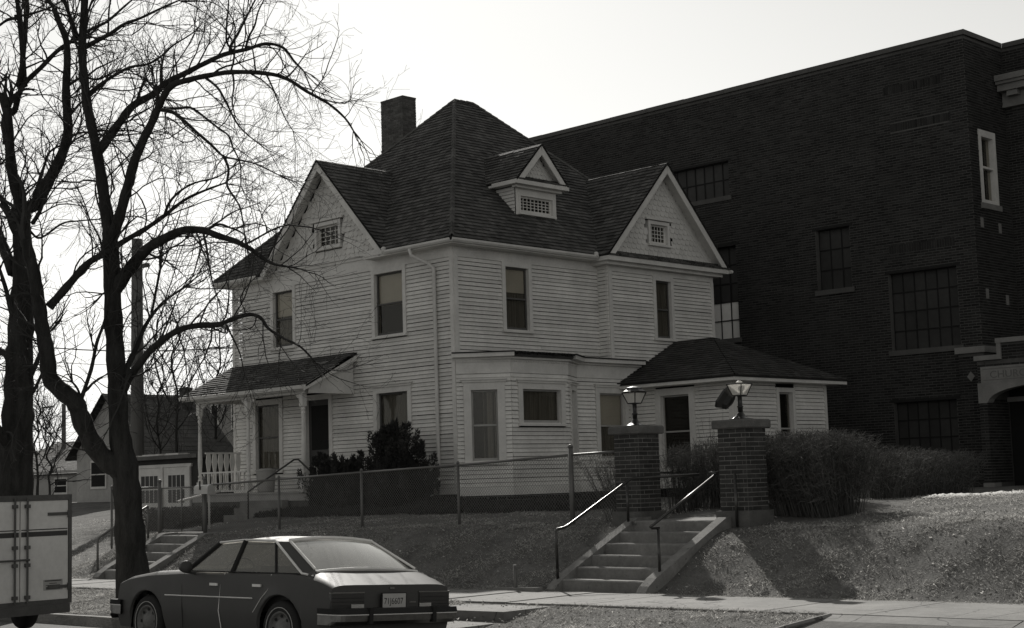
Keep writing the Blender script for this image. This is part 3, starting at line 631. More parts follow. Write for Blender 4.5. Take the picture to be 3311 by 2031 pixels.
# ---- scalloped gables
SCAL = [300]
def scallops(F, tri, e, w, parent, hole=None, mx=300):
    """scallop-cut shingles; tri=(a_left, a_right, a_apex, c0, c1)"""
    aL, aR, aT, c0, c1 = tri; mb = MB(); k = 0
    me = MB(); s = 7; pts = [(w*.5*(1-2*i/s), 0) for i in range(s+1)]
    low = [(w*.485*math.cos(math.pi*i/s+math.pi), -e*.35*math.sin(math.pi*i/s)) for i in range(s+1)]
    ol = [(-w*.485, e*1.1)] + low + [(w*.485, e*1.1)]
    me.prism([(x, -.027+.022*max(0, z)/(e*1.1), z) for x, z in ol], (0, .012, 0)); mesh = me.mesh('scallop_shingle'); mesh.materials.append(M['scale'])
    while c0+k*e < c1-.02:
        c = c0+k*e; t = (c+e*.4-c0)/(c1-c0); lo, hi = aL+(aT-aL)*t, aR+(aT-aR)*t; a = lo+w*.5+(w/2 if k % 2 else 0)-w*.5
        while a < hi:
            if a > lo and not (hole and hole[0]-w*.3 < a < hole[1]+w*.3 and hole[2]-e*.7 < c < hole[3]):
                o = F.p(a, random.uniform(0, .003), c+random.uniform(-.004, .004)); u, nn = F.u, -F.n
                mw = Matrix(((u.x, nn.x, 0, o.x), (u.y, nn.y, 0, o.y), (0, 0, 1, o.z), (0, 0, 0, 1))); SCAL[0] -= 1
                if SCAL[0] >= 0: put('scallop_shingle', mesh, None, parent, mw)
                else: kk = len(mb.v); mb.v += [tuple(mw @ v.co) for v in mesh.vertices]; mb.f += [tuple(kk+i for i in p.vertices) for p in mesh.polygons]; mb.a += [1.0]*len(mesh.polygons)
            a += w
        k += 1
    if mb.f: stuff(mb.build('scallop_infill', 'scale', parent))
def gable(F, name, a_c, half, z0, zt, win, wgrid, rake_b, tri_in=.16, w=.175, e=.135, crown=True):
    t = thing(name, F.p(a_c, 0, z0), None, None); t.parent = house; t.matrix_parent_inverse = WORLD[house.name].inverted()
    m = MB(); m.prism([F.p(a_c-half+.05, -.13, z0), F.p(a_c+half-.05, -.13, z0), F.p(a_c, -.13, zt-.05)], F.n*-.03); m.build('gable_sheathing', 'dark', t)
    scallops(F, (a_c-half+tri_in, a_c+half-tri_in, a_c, z0+.06, zt-.2), e, w, t, win)
    for s in (-1, 1):                                               # rake boards and their soffits
        p, q = F.p(a_c+s*half, rake_b, z0), F.p(a_c, rake_b, zt); d = (q-p).normalized(); up = Vector((0, 0, 1)); dn = (up - d*d.z).normalized()
        m = MB(); m.prism([p-dn*.015, q-dn*.015, F.p(a_c, rake_b, zt-.27), F.p(a_c+s*(half-.0), rake_b, z0)-dn*.17], -F.n*.03); m.build('rake_board', 'trim', t)
        m = MB(); r1, r2 = F.p(a_c+s*half, rake_b-.03, z0)-dn*.05, F.p(a_c, rake_b-.03, zt)-dn*.05; m.prism([r1, r2, r2-dn*.02, r1-dn*.02], -F.n*(rake_b-.03)); m.build('rake_soffit', 'trim', t)
        m = MB(); r1, r2 = F.p(a_c+s*half, .03, z0)-dn*.16, F.p(a_c, .03, zt)-dn*.16; m.prism([r1, r2, r2-dn*.10, r1-dn*.10], -F.n*.03); m.build('rake_frieze', 'trim', t)
    if win:
        wt = window(F, *win, parent=house, name='attic_window', cw=.09, rail=0, grid_=wgrid, curtain=False, sash='trim', depth=.05)
        if crown: m = MB(); m.fbox(F, win[0]-.12, win[1]+.12, .0, .09, win[3]+.02, win[3]+.07); m.build('head_moulding', 'trim', t)
    return t
gt = gable(FW, 'side_gable', AY-28.25, GS-.02, 7.08, AZ2, (29.86-28.25, 30.72-28.25, 7.55, 8.16), (5, 4), .34)
core2 = MB(); core2.prism([FW.p(AY-28.25-GS+.2, -.18, 6.9), FW.p(AY-28.25+GS-.2, -.18, 6.9), FW.p(AY-28.25, -.18, AZ2-.2)], (-.5, 0, 0)); core2.build('gable_core', 'dark', house)
gt = gable(FF, 'front_gable', X(AX), GF-.02, 7.08, AZ, (X(-30.02), X(-28.98), 7.50, 8.16), (4, 4), .34)
m = MB(); m.fbox(FF, X(AX)-GF, X(AX)+GF, -.02, .06, 7.03, 7.10); m.fbox(FF, X(AX)-GF+.02, X(AX)+GF-.02, -.02, .10, 7.101, 7.15); m.build('base_moulding', 'trim', gt)
m = MB(); m.fbox(FF, X(-27.75), X(AX)+GF+.05, -.02, .36, 7.0, 7.14); m.build('eave_return', 'trim', gt)
core2 = MB(); core2.prism([FF.p(X(AX)-GF+.2, -.18, 6.9), FF.p(X(AX)+GF-.2, -.18, 6.9), FF.p(X(AX), -.18, AZ-.2)], (0, .5, 0)); core2.build('gable_core', 'dark', house)
# pent roof at the foot of the side gable
pe = thing('pent_roof', (WX, AY, 7.0), None, None); pe.parent = house; pe.matrix_parent_inverse = WORLD[house.name].inverted()
m = MB(); m.box(HX, WX+.34, AY-GS, AY+GS, 6.94, 7.05); m.build('fascia', 'trim', pe)
m = MB(); m.box(HX, WX+.20, AY-GS+.1, AY+GS-.1, 6.86, 6.939); m.build('bed_moulding', 'trim', pe)
m = MB(); shingles(m, [(WX+.37, AY-GS, 7.055), (WX+.37, AY+GS, 7.055), (WX+.02, AY+GS-.15, 7.24), (WX+.02, AY-GS+.15, 7.24)], .13, .08, .2, lift=.02, tone=(.8, 2.2)); stuff(m.build('shingles', 'shingle', pe))
m = MB(); m.lathe((WX+.36, AY+GS+.02, 7.0), [(.05, 0), (.05, .09)], 8, (0, 1, 0)); m.build('gutter_end', 'gutter', pe)
# dormer body
dm = thing('dormer', (DX, DY, 8.05), None, None); dm.parent = house; dm.matrix_parent_inverse = WORLD[house.name].inverted()
FD = Fr((DX, DY-.72, 0), (1, 0, 0))
m = MB(); m.prism([FD.p(0, -.15, 8.0), FD.p(1.44, -.15, 8.0), FD.p(1.44, -.15, 8.74), FD.p(0, -.15, 8.74)], (-.9, 0, 0)); m.build('dormer_core', 'dark', dm)
m = MB(); m.fbox(FD, 0, .10, -.15, .0, 7.95, 8.74); m.fbox(FD, 1.34, 1.44, -.15, .0, 7.95, 8.74); m.fbox(FD, .10, 1.34, -.15, -.002, 8.57, 8.74); m.fbox(FD, .10, 1.34, -.15, -.001, 7.95, 8.12); m.build('dormer_face', 'trim', dm)
window(FD, .10, 1.34, 8.10, 8.57, name='dormer_window', cw=.05, rail=0, grid_=(8, 4), curtain=False, sash='trim', depth=.03)
for s in (0, 1):
    F = Fr((DX, DY-.72, 0), (0, -1, 0)) if s == 0 else Fr((DX, DY+.72, 0), (0, 1, 0))
    m = MB(); yy = DY-.72 if s == 0 else DY+.72; dd = -.02 if s == 0 else .02
    m.prism([(DX-.001, yy, 8.0), (DX-.001, yy, 8.74), (DX-.85, yy, 8.74)], (0, -dd, 0)); m.build('cheek_sheathing', 'trim', dm)
    if s == 0:
        for k in range(8):
            z = 8.03+k*.088; xl = DX-(z+.05-8.0)/.87
            if z < 8.68: mw = Matrix(((DX-xl-.03, 0, 0, xl), (0, 1, 0, yy-.001), (0, 0, 1, z), (0, 0, 0, 1))); put('clapboard', WEDGE, None, dm, mw)
m = MB(); m.fbox(FD, -.22, 1.66, -.6, .26, 8.76, 8.86); m.build('cornice', 'trim', dm)
m = MB(); m.fbox(FD, -.10, 1.54, -.02, .12, 8.70, 8.758); m.build('bed_moulding', 'trim', dm)
for s in (-1, 1): m = MB(); y0 = DY+s*.92; m.box(-27.2, DX+.25, min(y0, y0-s*.22), max(y0, y0-s*.22), 8.765, 8.85); m.build('side_eave', 'trim', dm)
m = MB(); shingles(m, [(DX+.27, DY-.86, 8.865), (DX+.27, DY+.86, 8.865), (DX+.0, DY+.7, 9.0), (DX+.0, DY-.7, 9.0)], .1, .08, .2, lift=.015, tone=(.8, 2.2)); stuff(m.build('shingles', 'shingle', dm))
FD2 = Fr((DX, 0, 0), (1, 0, 0)); gd = gable(FD2, 'dormer_gable', DY, .9, 8.88, DZ, None, None, .25, .14, .12, .10)
# ---- chimney
ch = thing('chimney', (-31.8, 27.7, 9), None, None); ch.parent = house; ch.matrix_parent_inverse = WORLD[house.name].inverted()
cx0, cx1, cy0, cy1 = -32.3, -31.35, 27.5, 28.0
m = MB(); m.box(cx0+.012, cx1-.012, cy0+.012, cy1-.012, 8.5, 12.40); m.build('mortar_core', 'mortar', ch)
h = .078
for k in range(36):
    z = 9.62+k*h; pr = .0 if not (15 < k < 18) else .02
    for s in range(2):
        L = (cx1-cx0) if s == 0 else (cy1-cy0); a = -.105 if k % 2 else 0
        while a < L-.02:
            b0, b1 = max(0, a), min(a+.21, L)
            if b1-b0 > .03:
                m = MB(); p = random.uniform(-.002, .004)+pr
                if s == 0: m.box(cx0+b0+.005, cx0+b1-.005, cy0-p, cy0+.04, z, z+h-.011)
                else: m.box(cx1-.04, cx1+p, cy0+b0+.005, cy0+b1-.005, z, z+h-.011)
                m.build('brick', 'chbrick', ch)
            a += .21
m = MB(); m.box(cx0-.005, cx1+.005, cy0-.005, cy1+.005, 12.40, 12.44); m.build('chimney_cap', 'chbrick', ch)

# ---- porch
po = thing('porch', (-31, 22, 1.5), None, None); po.parent = house; po.matrix_parent_inverse = WORLD[house.name].inverted()
PX0, PX1, PY = -33.45, -28.55, 22.0
m = MB(); n = 44
for i in range(n): a = PX0+(PX1-PX0)*i/n; b = MB(); b.box(a+.002, a+(PX1-PX0)/n-.002, PY-.16, HY-.05, 1.455, 1.49+random.uniform(-.002, .002)); b.build('floor_board', 'sash', po)
m = MB(); m.box(PX0+.02, PX1-.02, PY-.12, PY-.06, 1.28, 1.454); m.build('porch_fascia', 'sash', po)
m = MB()
for i in range(22):
    a = PX0+.05+(PX1-PX0-.1)*i/22; m.box(a, a+.20, PY-.08, PY-.055, .85, 1.279)
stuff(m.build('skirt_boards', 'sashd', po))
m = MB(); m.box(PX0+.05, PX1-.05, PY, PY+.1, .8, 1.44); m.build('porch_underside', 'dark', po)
def turned(x, y, z0, z1, r, parent, name, mt='trim'):
    H = z1-z0; m = MB(); m.box(x-r, x+r, y-r, y+r, z0, z0+H*.13); m.box(x-r, x+r, y-r, y+r, z1-H*.13, z1)
    m.lathe((x, y, z0), [(r*f, H*t) for f, t in ((.9, .13), (.95, .15), (.6, .17), (.95, .19), (.6, .21), (.85, .3), (.92, .36), (.7, .6), (.62, .78), (.9, .80), (.6, .82), (.95, .84), (.7, .86), (.9, .875))], 10); return m.build(name, mt, parent)
for x in (-33.25, -31.13, -28.9):
    turned(x, PY, 1.49, 3.80, .065, po, 'porch_post')
    for s in (-1, 1):
        if (x < -33 and s < 0) or (x > -29 and s > 0): continue
        m = MB(); m.prism([(x+s*.066, PY, 3.79), (x+s*.30, PY, 3.79), (x+s*.26, PY, 3.73), (x+s*.14, PY, 3.68), (x+s*.10, PY, 3.55), (x+s*.066, PY, 3.45)], (0, .03, 0)); m.build('bracket', 'trim', po)
m = MB(); m.box(PX0+.1, PX1-.2, PY-.06, PY+.06, 3.801, 3.97); m.build('porch_beam', 'trim', po)
for x in (PX0+.14, PX1-.26): m = MB(); m.box(x, x+.1, PY+.061, HY-.03, 3.81, 3.96); m.build('porch_beam', 'trim', po)
m = MB(); m.box(PX0+.15, PX1-.2, PY+.07, HY-.04, 3.965, 3.99); m.build('porch_ceiling', 'sash', po)
roof(po.parent, [((-33.67, 21.75, 3.99), (-28.45, 21.75, 3.99), (-28.45, HY-.02, 4.80), (-33.67, HY-.02, 4.80))], 'porch_roof', under=.05)
m = MB(); m.prism([(-28.50, 21.72, 3.85), (-28.50, 21.72, 3.97), (-28.50, HY-.03, 4.785), (-28.50, HY-.03, 4.60)], (.05, 0, 0)); m.build('rake_board', 'trim', po)
m = MB(); m.prism([(-28.62, 21.95, 3.80), (-28.62, 21.95, 3.95), (-28.62, HY-.03, 4.66), (-28.62, HY-.03, 3.80)], (.03, 0, 0)); m.build('end_panel', 'trim', po)
m = MB(); m.box(-33.66, -28.505, 21.75, 21.79, 3.86, 3.95); m.build('eave_fascia', 'trim', po)
m = MB(); m.prism([(-33.7, 21.74, 3.87), (-33.7, 21.67, 3.89), (-33.7, 21.65, 3.97), (-33.7, 21.74, 3.985)], (5.2, 0, 0)); m.build('porch_gutter', 'gutter', po)
def rail(x0, y0, x1, y1, zb, zt, n, splat):
    d = Vector((x1-x0, y1-y0, 0)); L = d.length; d.normalize(); pn = Vector((-d.y, d.x, 0)); F = Fr((x0, y0, 0), pn); 
    F.u = d
    for z in (zb, zt): m = MB(); m.fbox(F, .05, L-.05, -.025, .025, z-.02, z+.02); m.build('porch_rail', 'trim', po)
    for i in range(n):
        a = .05+(L-.1)*(i+.5)/n
        if splat:
            H = zt-zb-.04; wdt = (L-.1)/n*.46; pf = [(.55, 0), (.55, .10), (.30, .16), (.42, .30), (.50, .38), (.35, .46), (.6, .60), (.95, .78), (.75, .92), (.6, 1)]
            pts = [F.p(a-wdt*f, -.011, zb+.02+H*t) for f, t in pf] + [F.p(a+wdt*f, -.011, zb+.02+H*t) for f, t in reversed(pf)]
            m = MB(); m.prism(pts, F.n*.022); m.build('splat_baluster', 'trim', po)
        else: p = F.p(a, 0, 0); turned(p.x, p.y, zb+.02, zt-.02, .022, po, 'turned_baluster')
rail(-33.2, PY, -31.18, PY, 1.55, 2.02, 11, False); rail(-33.2, PY+.08, -33.2, HY-.05, 1.55, 2.53, 6, True); rail(-28.85, PY+.06, -28.85, HY-.05, 1.55, 2.06, 7, False)
ps = thing('porch_steps', (-30.2, 21.3, .7), None, None); ps.parent = house; ps.matrix_parent_inverse = WORLD[house.name].inverted()
for k, (yy, zt) in enumerate(((20.9, .80), (21.2, .97), (21.5, 1.13), (21.68, 1.30))):
    m = MB(); m.box(-31.05-.06*k*0, -29.35, yy, PY-.13, zt-.17-(.2 if k == 0 else 0), zt); m.build('step', 'stair', ps)
pipe('handrail', [(-29.75, 21.0, .72), (-29.75, 21.0, 1.52), (-28.95, 21.75, 2.24), (-28.88, 21.83, 2.24), (-28.62, 21.95, 1.98), (-28.5, 21.95, 1.97)], .022, 'bent dark pipe rail beside the porch steps')
t = thing('waste_bin', (-30.85, 22.5, 1.49), 'pale ribbed bin on the porch behind the second post', 'bin')
m = MB(); m.lathe((-30.9, 22.35, 1.492), [(.19, 0), (.21, .05), (.24, .5), (.25, .52)], 16); m.build('bin_body', 'sash', t, True); m = MB(); m.lathe((-30.9, 22.35, 2.015), [(.26, 0), (.26, .03), (.1, .06), (.02, .07)], 16); m.build('bin_lid', 'sash', t, True)

# ---- one-storey annex on the right
an = thing('annex', (-23, 31, 1.1), None, None); an.parent = house; an.matrix_parent_inverse = WORLD[house.name].inverted()
AXR, AYF, AYB = -21.48, 28.95, 32.85
FA = Fr((WX, AYF, 0), (0, -1, 0)); FB = Fr((AXR, AYF, 0), (1, 0, 0)); LA = AXR-WX
m = MB(); m.box(WX-.1, AXR-.17, AYF+.17, AYB, 1.0, 3.8); m.build('annex_core', 'dark', an)
siding(FA, LA, 1.47, 3.79, [(.81, 2.03, 1.7, 3.80)], an); siding(FB, AYB-AYF, 1.47, 3.79, [(1.71, 2.50, 1.7, 3.80)], an)
for F, L in ((FA, LA), (FB, AYB-AYF)):
    m = MB(); m.fbox(F, 0, L, -.1, .034, 1.30, 1.47); m.build('water_table', 'trim', an)
    for a0 in (0, L-.11): m = MB(); m.fbox(F, a0, a0+.11, -.1, .033+.002*(F is FB), 1.47, 3.79); m.build('corner_board', 'trim', an)
    m = MB(); m.fbox(F, 0, L, -.12, -.06, .7, 1.31); m.build('foundation', 'cbrick1', an)
m = MB(); m.box(WX+.0, AXR+.42, AYF-.48, AYB+.36, 3.765, 3.875); m.build('soffit', 'trim', an)
window(FA, .81, 2.03, 1.75, 3.72, cw=.17, curtain=False, rail=.5); window(FB, 1.71, 2.50, 1.75, 3.66, cw=.11, curtain=False, rail=.5)
roof(house, [((WX+.0, AYF-.5, 3.88), (AXR+.44, AYF-.5, 3.88), (-23.43, 30.83, 5.06), (WX+.0, 30.83, 5.06)), ((AXR+.44, AYF-.5, 3.88), (AXR+.44, AYB+.38, 3.88), (-23.43, 30.83, 5.06)), ((AXR+.44, AYB+.38, 3.88), (WX, AYB+.38, 3.88), (WX, 30.83, 5.06), (-23.43, 30.83, 5.06))], 'annex_roof', tone=(.6, 1.0))
flush_boards()

# ================================================================== brick church
CX, CY, CT = -18.75, 36.0, 13.0
church = thing('brick_church', (-21, 38, 1.1), 'tall dark brick church block with stone coping behind the house', 'church')
FC = Fr((-46, CY, 0), (0, -1, 0)); FCS = Fr((CX, CY, 0), (1, 0, 0)); FE = Fr((CX, 38.09, 0), (0, -1, 0))
ca = lambda x: x+46
BR = []                                                             # bricks of all church faces: nearest 300 as parts, the rest joined
def brickwork(F, L, z0, z1, ops, far=1.0, vis0=0.0, h=.0715, l=.225):
    n = int((z1-z0)/h)
    for k in range(n):
        z = z0+k*h; a = vis0 - (l/2 if k % 2 else 0)
        while a < L-.01:
            b0, b1 = max(vis0, a), min(a+l, L); iv = [(b0, b1)]; mid = z+h/2
            for (q0, q1, r0, r1) in ops:
                if r0 < mid < r1: iv = [w_ for (s, t) in iv for w_ in ((s, min(t, q0)), (max(s, q1), t)) if w_[1]-w_[0] > .02]
            for s, t in iv:
                if t-s > .03: BR.append((F, s+.008, t-.008, z, z+h-.019))
            a += l
def soldiers(F, a0, a1, z):
    a = a0
    while a < a1: BR.append((F, a+.005, a+.068, z, z+.22)); a += .075
wins = [(ca(-28.9), ca(-26.5), 9.80, 10.85, 7, 2, 0), (ca(-23.6), ca(-22.5), 6.62, 8.33, 3, 3, 0), (ca(-21.37), ca(-19.35), 4.75, 6.83, 6, 4, 0), (ca(-27.5), ca(-26.37), 5.56, 8.30, 3, 5, 3), (ca(-21.42), ca(-19.58), 1.45, 3.36, 6, 4, 0)]
sold = [(ca(-21.2), ca(-19.45), 11.72), (ca(-21.05), ca(-19.3), 10.68), (ca(-21.3), ca(-19.4), 7.36)]
ops = [(w[0], w[1], w[2], w[3]) for w in wins] + [(s[0], s[1], s[2]-.003, s[2]+.225) for s in sold]
brickwork(FC, ca(CX), 1.0, CT-.16, ops, vis0=ca(-35.2))
for s in sold: soldiers(FC, *s)
brickwork(FCS, 38.09-CY, 1.0, CT-.16, [(.47, 1.38, 8.45, 10.42)]); brickwork(FE, 13.5, 1.0, CT-.16, [(0.2, 13.5, 11.15, 12.1)])
def wall_slab(F, L, z0, z1, openings, b0, b1, name, mt, vis0=0):
    """a wall of rectangular pieces round its openings"""
    as_ = sorted({vis0, L} | {q for o in openings for q in o[:2]})
    for a0, a1 in zip(as_[:-1], as_[1:]):
        zc = [z0]
        for o in sorted([o for o in openings if o[0] <= a0+1e-6 and o[1] >= a1-1e-6], key=lambda o: o[2]): zc += [o[2], o[3]]
        zc.append(z1)
        for i in range(0, len(zc), 2):
            if zc[i+1]-zc[i] > .01: m.fbox(F, a0, a1, b0, b1, zc[i], zc[i+1])
m = MB(); wall_slab(FC, ca(CX)-.02, .8, CT-.1, ops[:5], -.35, -.008, '', '', 0); wall_slab(FCS, 2.4, .8, CT-.1, [(.47, 1.38, 8.45, 10.42)], -.35, -.008, '', '', .02); wall_slab(FE, 14, .8, CT-.1, [], -.35, -.008, '', ''); m.build('mortar_wall', 'cmortar', church)
m = MB(); m.box(-46, CX-.36, CY+.36, 60, .8, CT-.2); m.build('church_core', 'dark', church)
def church_window(F, a0, a1, c0, c1, nx, nz, pale):
    t = thing('steel_window', F.p((a0+a1)/2, 0, c0), None, None); t.parent = church; t.matrix_parent_inverse = WORLD[church.name].inverted()
    for i in range(nx):
        for j in range(nz):
            p, q = a0+(a1-a0)*i/nx, a0+(a1-a0)*(i+1)/nx; r, s = c0+(c1-c0)*j/nz, c0+(c1-c0)*(j+1)/nz
            m = MB(); m.fbox(F, p+.012, q-.012, -.20, -.185+random.uniform(-.003, .003), r+.012, s-.012); m.build('pane', 'cpanel' if nz-j > nz-pale+0 and pale and j < 2 else 'cpane', t)
    m = MB()
    for i in range(nx+1): p = a0+(a1-a0)*i/nx; m.fbox(F, p-.014, p+.014, -.21, -.165, c0, c1)
    for j in range(nz+1): r = c0+(c1-c0)*j/nz; m.fbox(F, a0, a1, -.212, -.163, r-.016, r+.016)
    m.build('muntins', 'steel', t)
    m = MB(); m.fbox(F, a0-.08, a1+.08, -.15, .05, c0-.14, c0-.002); m.build('sill', 'sillstone', t)
    m = MB(); m.fbox(F, a0-.1, a1+.1, -.15, .004, c1+.002, c1+.07); m.build('steel_lintel', 'steel', t)
for w_ in wins: church_window(FC, *w_)
wt = thing('sash_window', FCS.p(.9, 0, 8.5), None, None); wt.parent = church; wt.matrix_parent_inverse = WORLD[church.name].inverted()
m = MB(); m.fbox(FCS, .47, .60, -.2, .02, 8.45, 10.42); m.fbox(FCS, 1.25, 1.38, -.2, .02, 8.45, 10.42); m.fbox(FCS, .60, 1.25, -.2, .018, 10.24, 10.42); m.fbox(FCS, .60, 1.25, -.2, .016, 8.45, 8.55); m.fbox(FCS, .60, 1.25, -.15, -.02, 9.40, 9.46); m.build('frame', 'trim', wt)
m = MB(); m.fbox(FCS, .60, 1.25, -.13, -.125, 8.55, 10.24); m.build('pane', 'glass', wt)
m = MB(); m.fbox(FCS, .40, 1.45, -.1, .06, 8.30, 8.448); m.build('sill', 'stone', wt)
m = MB(); m.fbox(FCS, .6, 1.25, -.3, -.28, 8.5, 10.3); m.build('blackout', 'dark', wt)
# stone blocks, coping, cornice
cp = thing('coping', (CX, CY, CT), None, None); cp.parent = church; cp.matrix_parent_inverse = WORLD[church.name].inverted()
x = -46.0
while x < CX-.1:
    b = min(x+1.5, CX+.06); m = MB(); m.box(x+.004, b-.004, CY-.07, CY+.4, CT-.13, CT+random.uniform(-.006, .006)); m.build('coping_stone', 'sillstone', cp); x += 1.5
for y0, y1 in ((CY+.401, CY+1.3), (CY+1.302, 38.02)): m = MB(); m.box(CX-.35, CX+.06, y0, y1, CT-.13, CT); m.build('coping_stone', 'sillstone', cp)
for x0 in np.arange(CX+.062, CX+14, 1.5): m = MB(); m.box(x0, x0+1.49, 38.02, 38.5, CT-.13, CT); m.build('coping_stone', 'sillstone', cp)
for (y, z) in ((36.38, 7.92), (37.35, 7.85), (36.42, 6.05), (37.5, 5.95)): m = MB(); m.fbox(FCS, y-CY-.07, y-CY+.07, -.02, .015, z-.13, z+.13); m.build('stone_block', 'stone', church)
ec = thing('entablature', (CX, 38, 11.5), None, None); ec.parent = church; ec.matrix_parent_inverse = WORLD[church.name].inverted()
for (a0, o, z0, z1) in ((0.02, .18, 11.20, 11.26), (.02, .16, 11.262, 11.60), (.02, .42, 11.604, 11.78), (.02, .50, 11.782, 11.86), (.02, .56, 11.862, 12.02)): m = MB(); m.fbox(FE, a0, 14, -.02, o, z0, z1); m.build('moulding', 'stone', ec)
for i in range(22): m = MB(); m.fbox(FE, .25+i*.62, .55+i*.62, .16, .36, 11.46, 11.60); m.build('modillion', 'stone', ec)
# corner buttress and entrance portal
bt = thing('corner_buttress', (CX-.5, CY-.2, 1.1), None, None); bt.parent = church; bt.matrix_parent_inverse = WORLD[church.name].inverted()
FBt = Fr((CX-.62, CY-.16, 0), (0, -1, 0)); FBs = Fr((CX+.10, CY-.16, 0), (1, 0, 0))
m = MB(); m.box(CX-.61, CX+.09, CY-.15, CY+.5, .8, 4.5); m.build('mortar_wall', 'cmortar', bt); brickwork(FBt, .72, 1.0, 4.5, []); brickwork(FBs, .7, 1.0, 4.5, [])
m = MB(); m.box(CX-.68, CX+.16, CY-.22, CY+.7, 4.50, 4.66); m.build('cap_stone', 'stone', bt)
PYF = 35.0; pt = thing('entrance_portal', (-17, PYF, 1.1), None, None); pt.parent = church; pt.matrix_parent_inverse = WORLD[church.name].inverted()
FP = Fr((-18.42, PYF, 0), (0, -1, 0)); OPN = (.22, 3.0); AR = 3.16
m = MB(); m.fbox(FP, 0, .208, -1.2, -.008, .8, 4.22); m.fbox(FP, 3.0, 3.25, -1.2, -.008, .8, 4.22); m.fbox(FP, .22, 3.0, -1.2, -.008, 3.7, 4.22); m.fbox(FP, .62, 2.6, -1.2, -.009, 4.22, 4.62); m.build('mortar_wall', 'cmortar', pt)
brickwork(FP, 3.25, 1.2, 4.2, [(.12, 3.12, 3.16, 4.06), (.22, 3.0, 1, 4.06)]); brickwork(FP, 2.6, 4.22, 4.6, [], vis0=.62)
FJ = Fr((-18.42+.22, PYF, 0), (1, 0, 0)); brickwork(FJ, 1.1, 1.2, 3.3, [])
m = MB(); m.fbox(FP, -.05, .68, -.4, .06, 4.222, 4.34); m.fbox(FP, .57, .68, -.4, .05, 4.342, 4.62); m.fbox(FP, .55, 2.68, -.4, .06, 4.622, 4.74); m.fbox(FP, 2.55, 3.3, -.4, .062, 4.222, 4.34); m.build('stepped_coping', 'stone', pt)
m = MB(); ap = [FP.p(.0, .035, 3.16), FP.p(.0, .035, 3.66), FP.p(3.22, .035, 3.66), FP.p(3.22, .035, 3.16), FP.p(3.0, .035, 3.16)] + [FP.p(1.61+1.36*math.cos(th), .035, 3.16+.40*math.sin(th)) for th in np.linspace(.05, math.pi-.05, 15)] + [FP.p(.22, .035, 3.16)]
m.prism(ap, (0, .3, 0)); m.build('arch_stone', 'stone', pt)
m = MB(); m.fbox(FP, .10, 3.12, -.3, .03, 3.662, 4.06); m.build('name_stone', 'stone', pt)
m = MB(); m.fbox(FP, .16, 3.06, .03, .034, 3.715, 3.73); m.fbox(FP, .16, 3.06, .03, .034, 3.99, 4.005); m.build('incised_border', 'letter', pt)
def text(s, size, F, a, b, c, mt, parent, name, ext=.004, font_w=1.0):
    cu = bpy.data.curves.new(name, 'FONT'); cu.body = s; cu.size = size; cu.extrude = ext; cu.align_x = 'LEFT'; tmp = bpy.data.objects.new(name, cu); COL.objects.link(tmp)
    dg = bpy.context.evaluated_depsgraph_get(); me = bpy.data.meshes.new_from_object(tmp.evaluated_get(dg)); bpy.data.objects.remove(tmp)
    o = F.p(a, b, c); u, n = F.u, F.n; mw = Matrix(((u.x*font_w, 0, n.x, o.x), (u.y*font_w, 0, n.y, o.y), (0, 1, 0, o.z), (0, 0, 0, 1)))
    for v in me.vertices: v.co = mw @ v.co
    return put(name, me, mt, parent)
text('CHURCH', .25, FP, .34, .031, 3.77, 'letter', pt, 'carved_name', font_w=1.12)
m = MB(); m.fbox(FP, .0, .3, -.3, .05, .9, 1.19); m.build('base_stone', 'stone', pt)
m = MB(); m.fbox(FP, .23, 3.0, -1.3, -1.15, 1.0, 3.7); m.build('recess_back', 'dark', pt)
m = MB(); m.fbox(FP, .9, 1.0, -1.14, -1.0, 1.1, 3.3); m.fbox(FP, .23, 3.0, -1.14, -1.02, 3.2, 3.32); m.build('door_frame', 'stone', pt)
m = MB(); m.fbox(FP, 1.01, 2.1, -1.12, -1.06, 1.15, 3.19); m.build('door_leaf', 'stripe', pt)
m = MB(); c = FBt.p(.33, .0, 3.9); m.prism([c+Vector((-.11, -.012, 0)), c+Vector((0, -.012, -.13)), c+Vector((.11, -.012, 0)), c+Vector((0, -.012, .13))], (0, .02, 0)); m.build('diamond_stone', 'stone', bt)
# lay the bricks
BR.sort(key=lambda b: (b[0].p(b[1], 0, b[3])-EYE).length); big = MB()
for i, (F, a0, a1, z0, z1) in enumerate(BR):
    if i < 300: m = MB(); m.fbox(F, a0, a1, -.02, random.uniform(-.002, .003), z0, z1); m.build('brick', 'cbrick1', church)
    else:
        P = F.p; b = random.uniform(-.002, .003); tn = random.choice((.55, .8, 1, 1, 1.2, 1.5))
        c = [P(a0, b, z0), P(a1, b, z0), P(a1, b, z1), P(a0, b, z1), P(a0, -.009, z0), P(a1, -.009, z0), P(a1, -.009, z1), P(a0, -.009, z1)]; k = len(big.v); big.v += [tuple(q) for q in c]
        for f in ((0, 1, 2, 3), (0, 4, 5, 1), (1, 5, 6, 2), (2, 6, 7, 3), (3, 7, 4, 0)): big.f.append(tuple(k+j for j in f)); big.a.append(tn)
stuff(big.build('brickwork', 'cbrick', church))

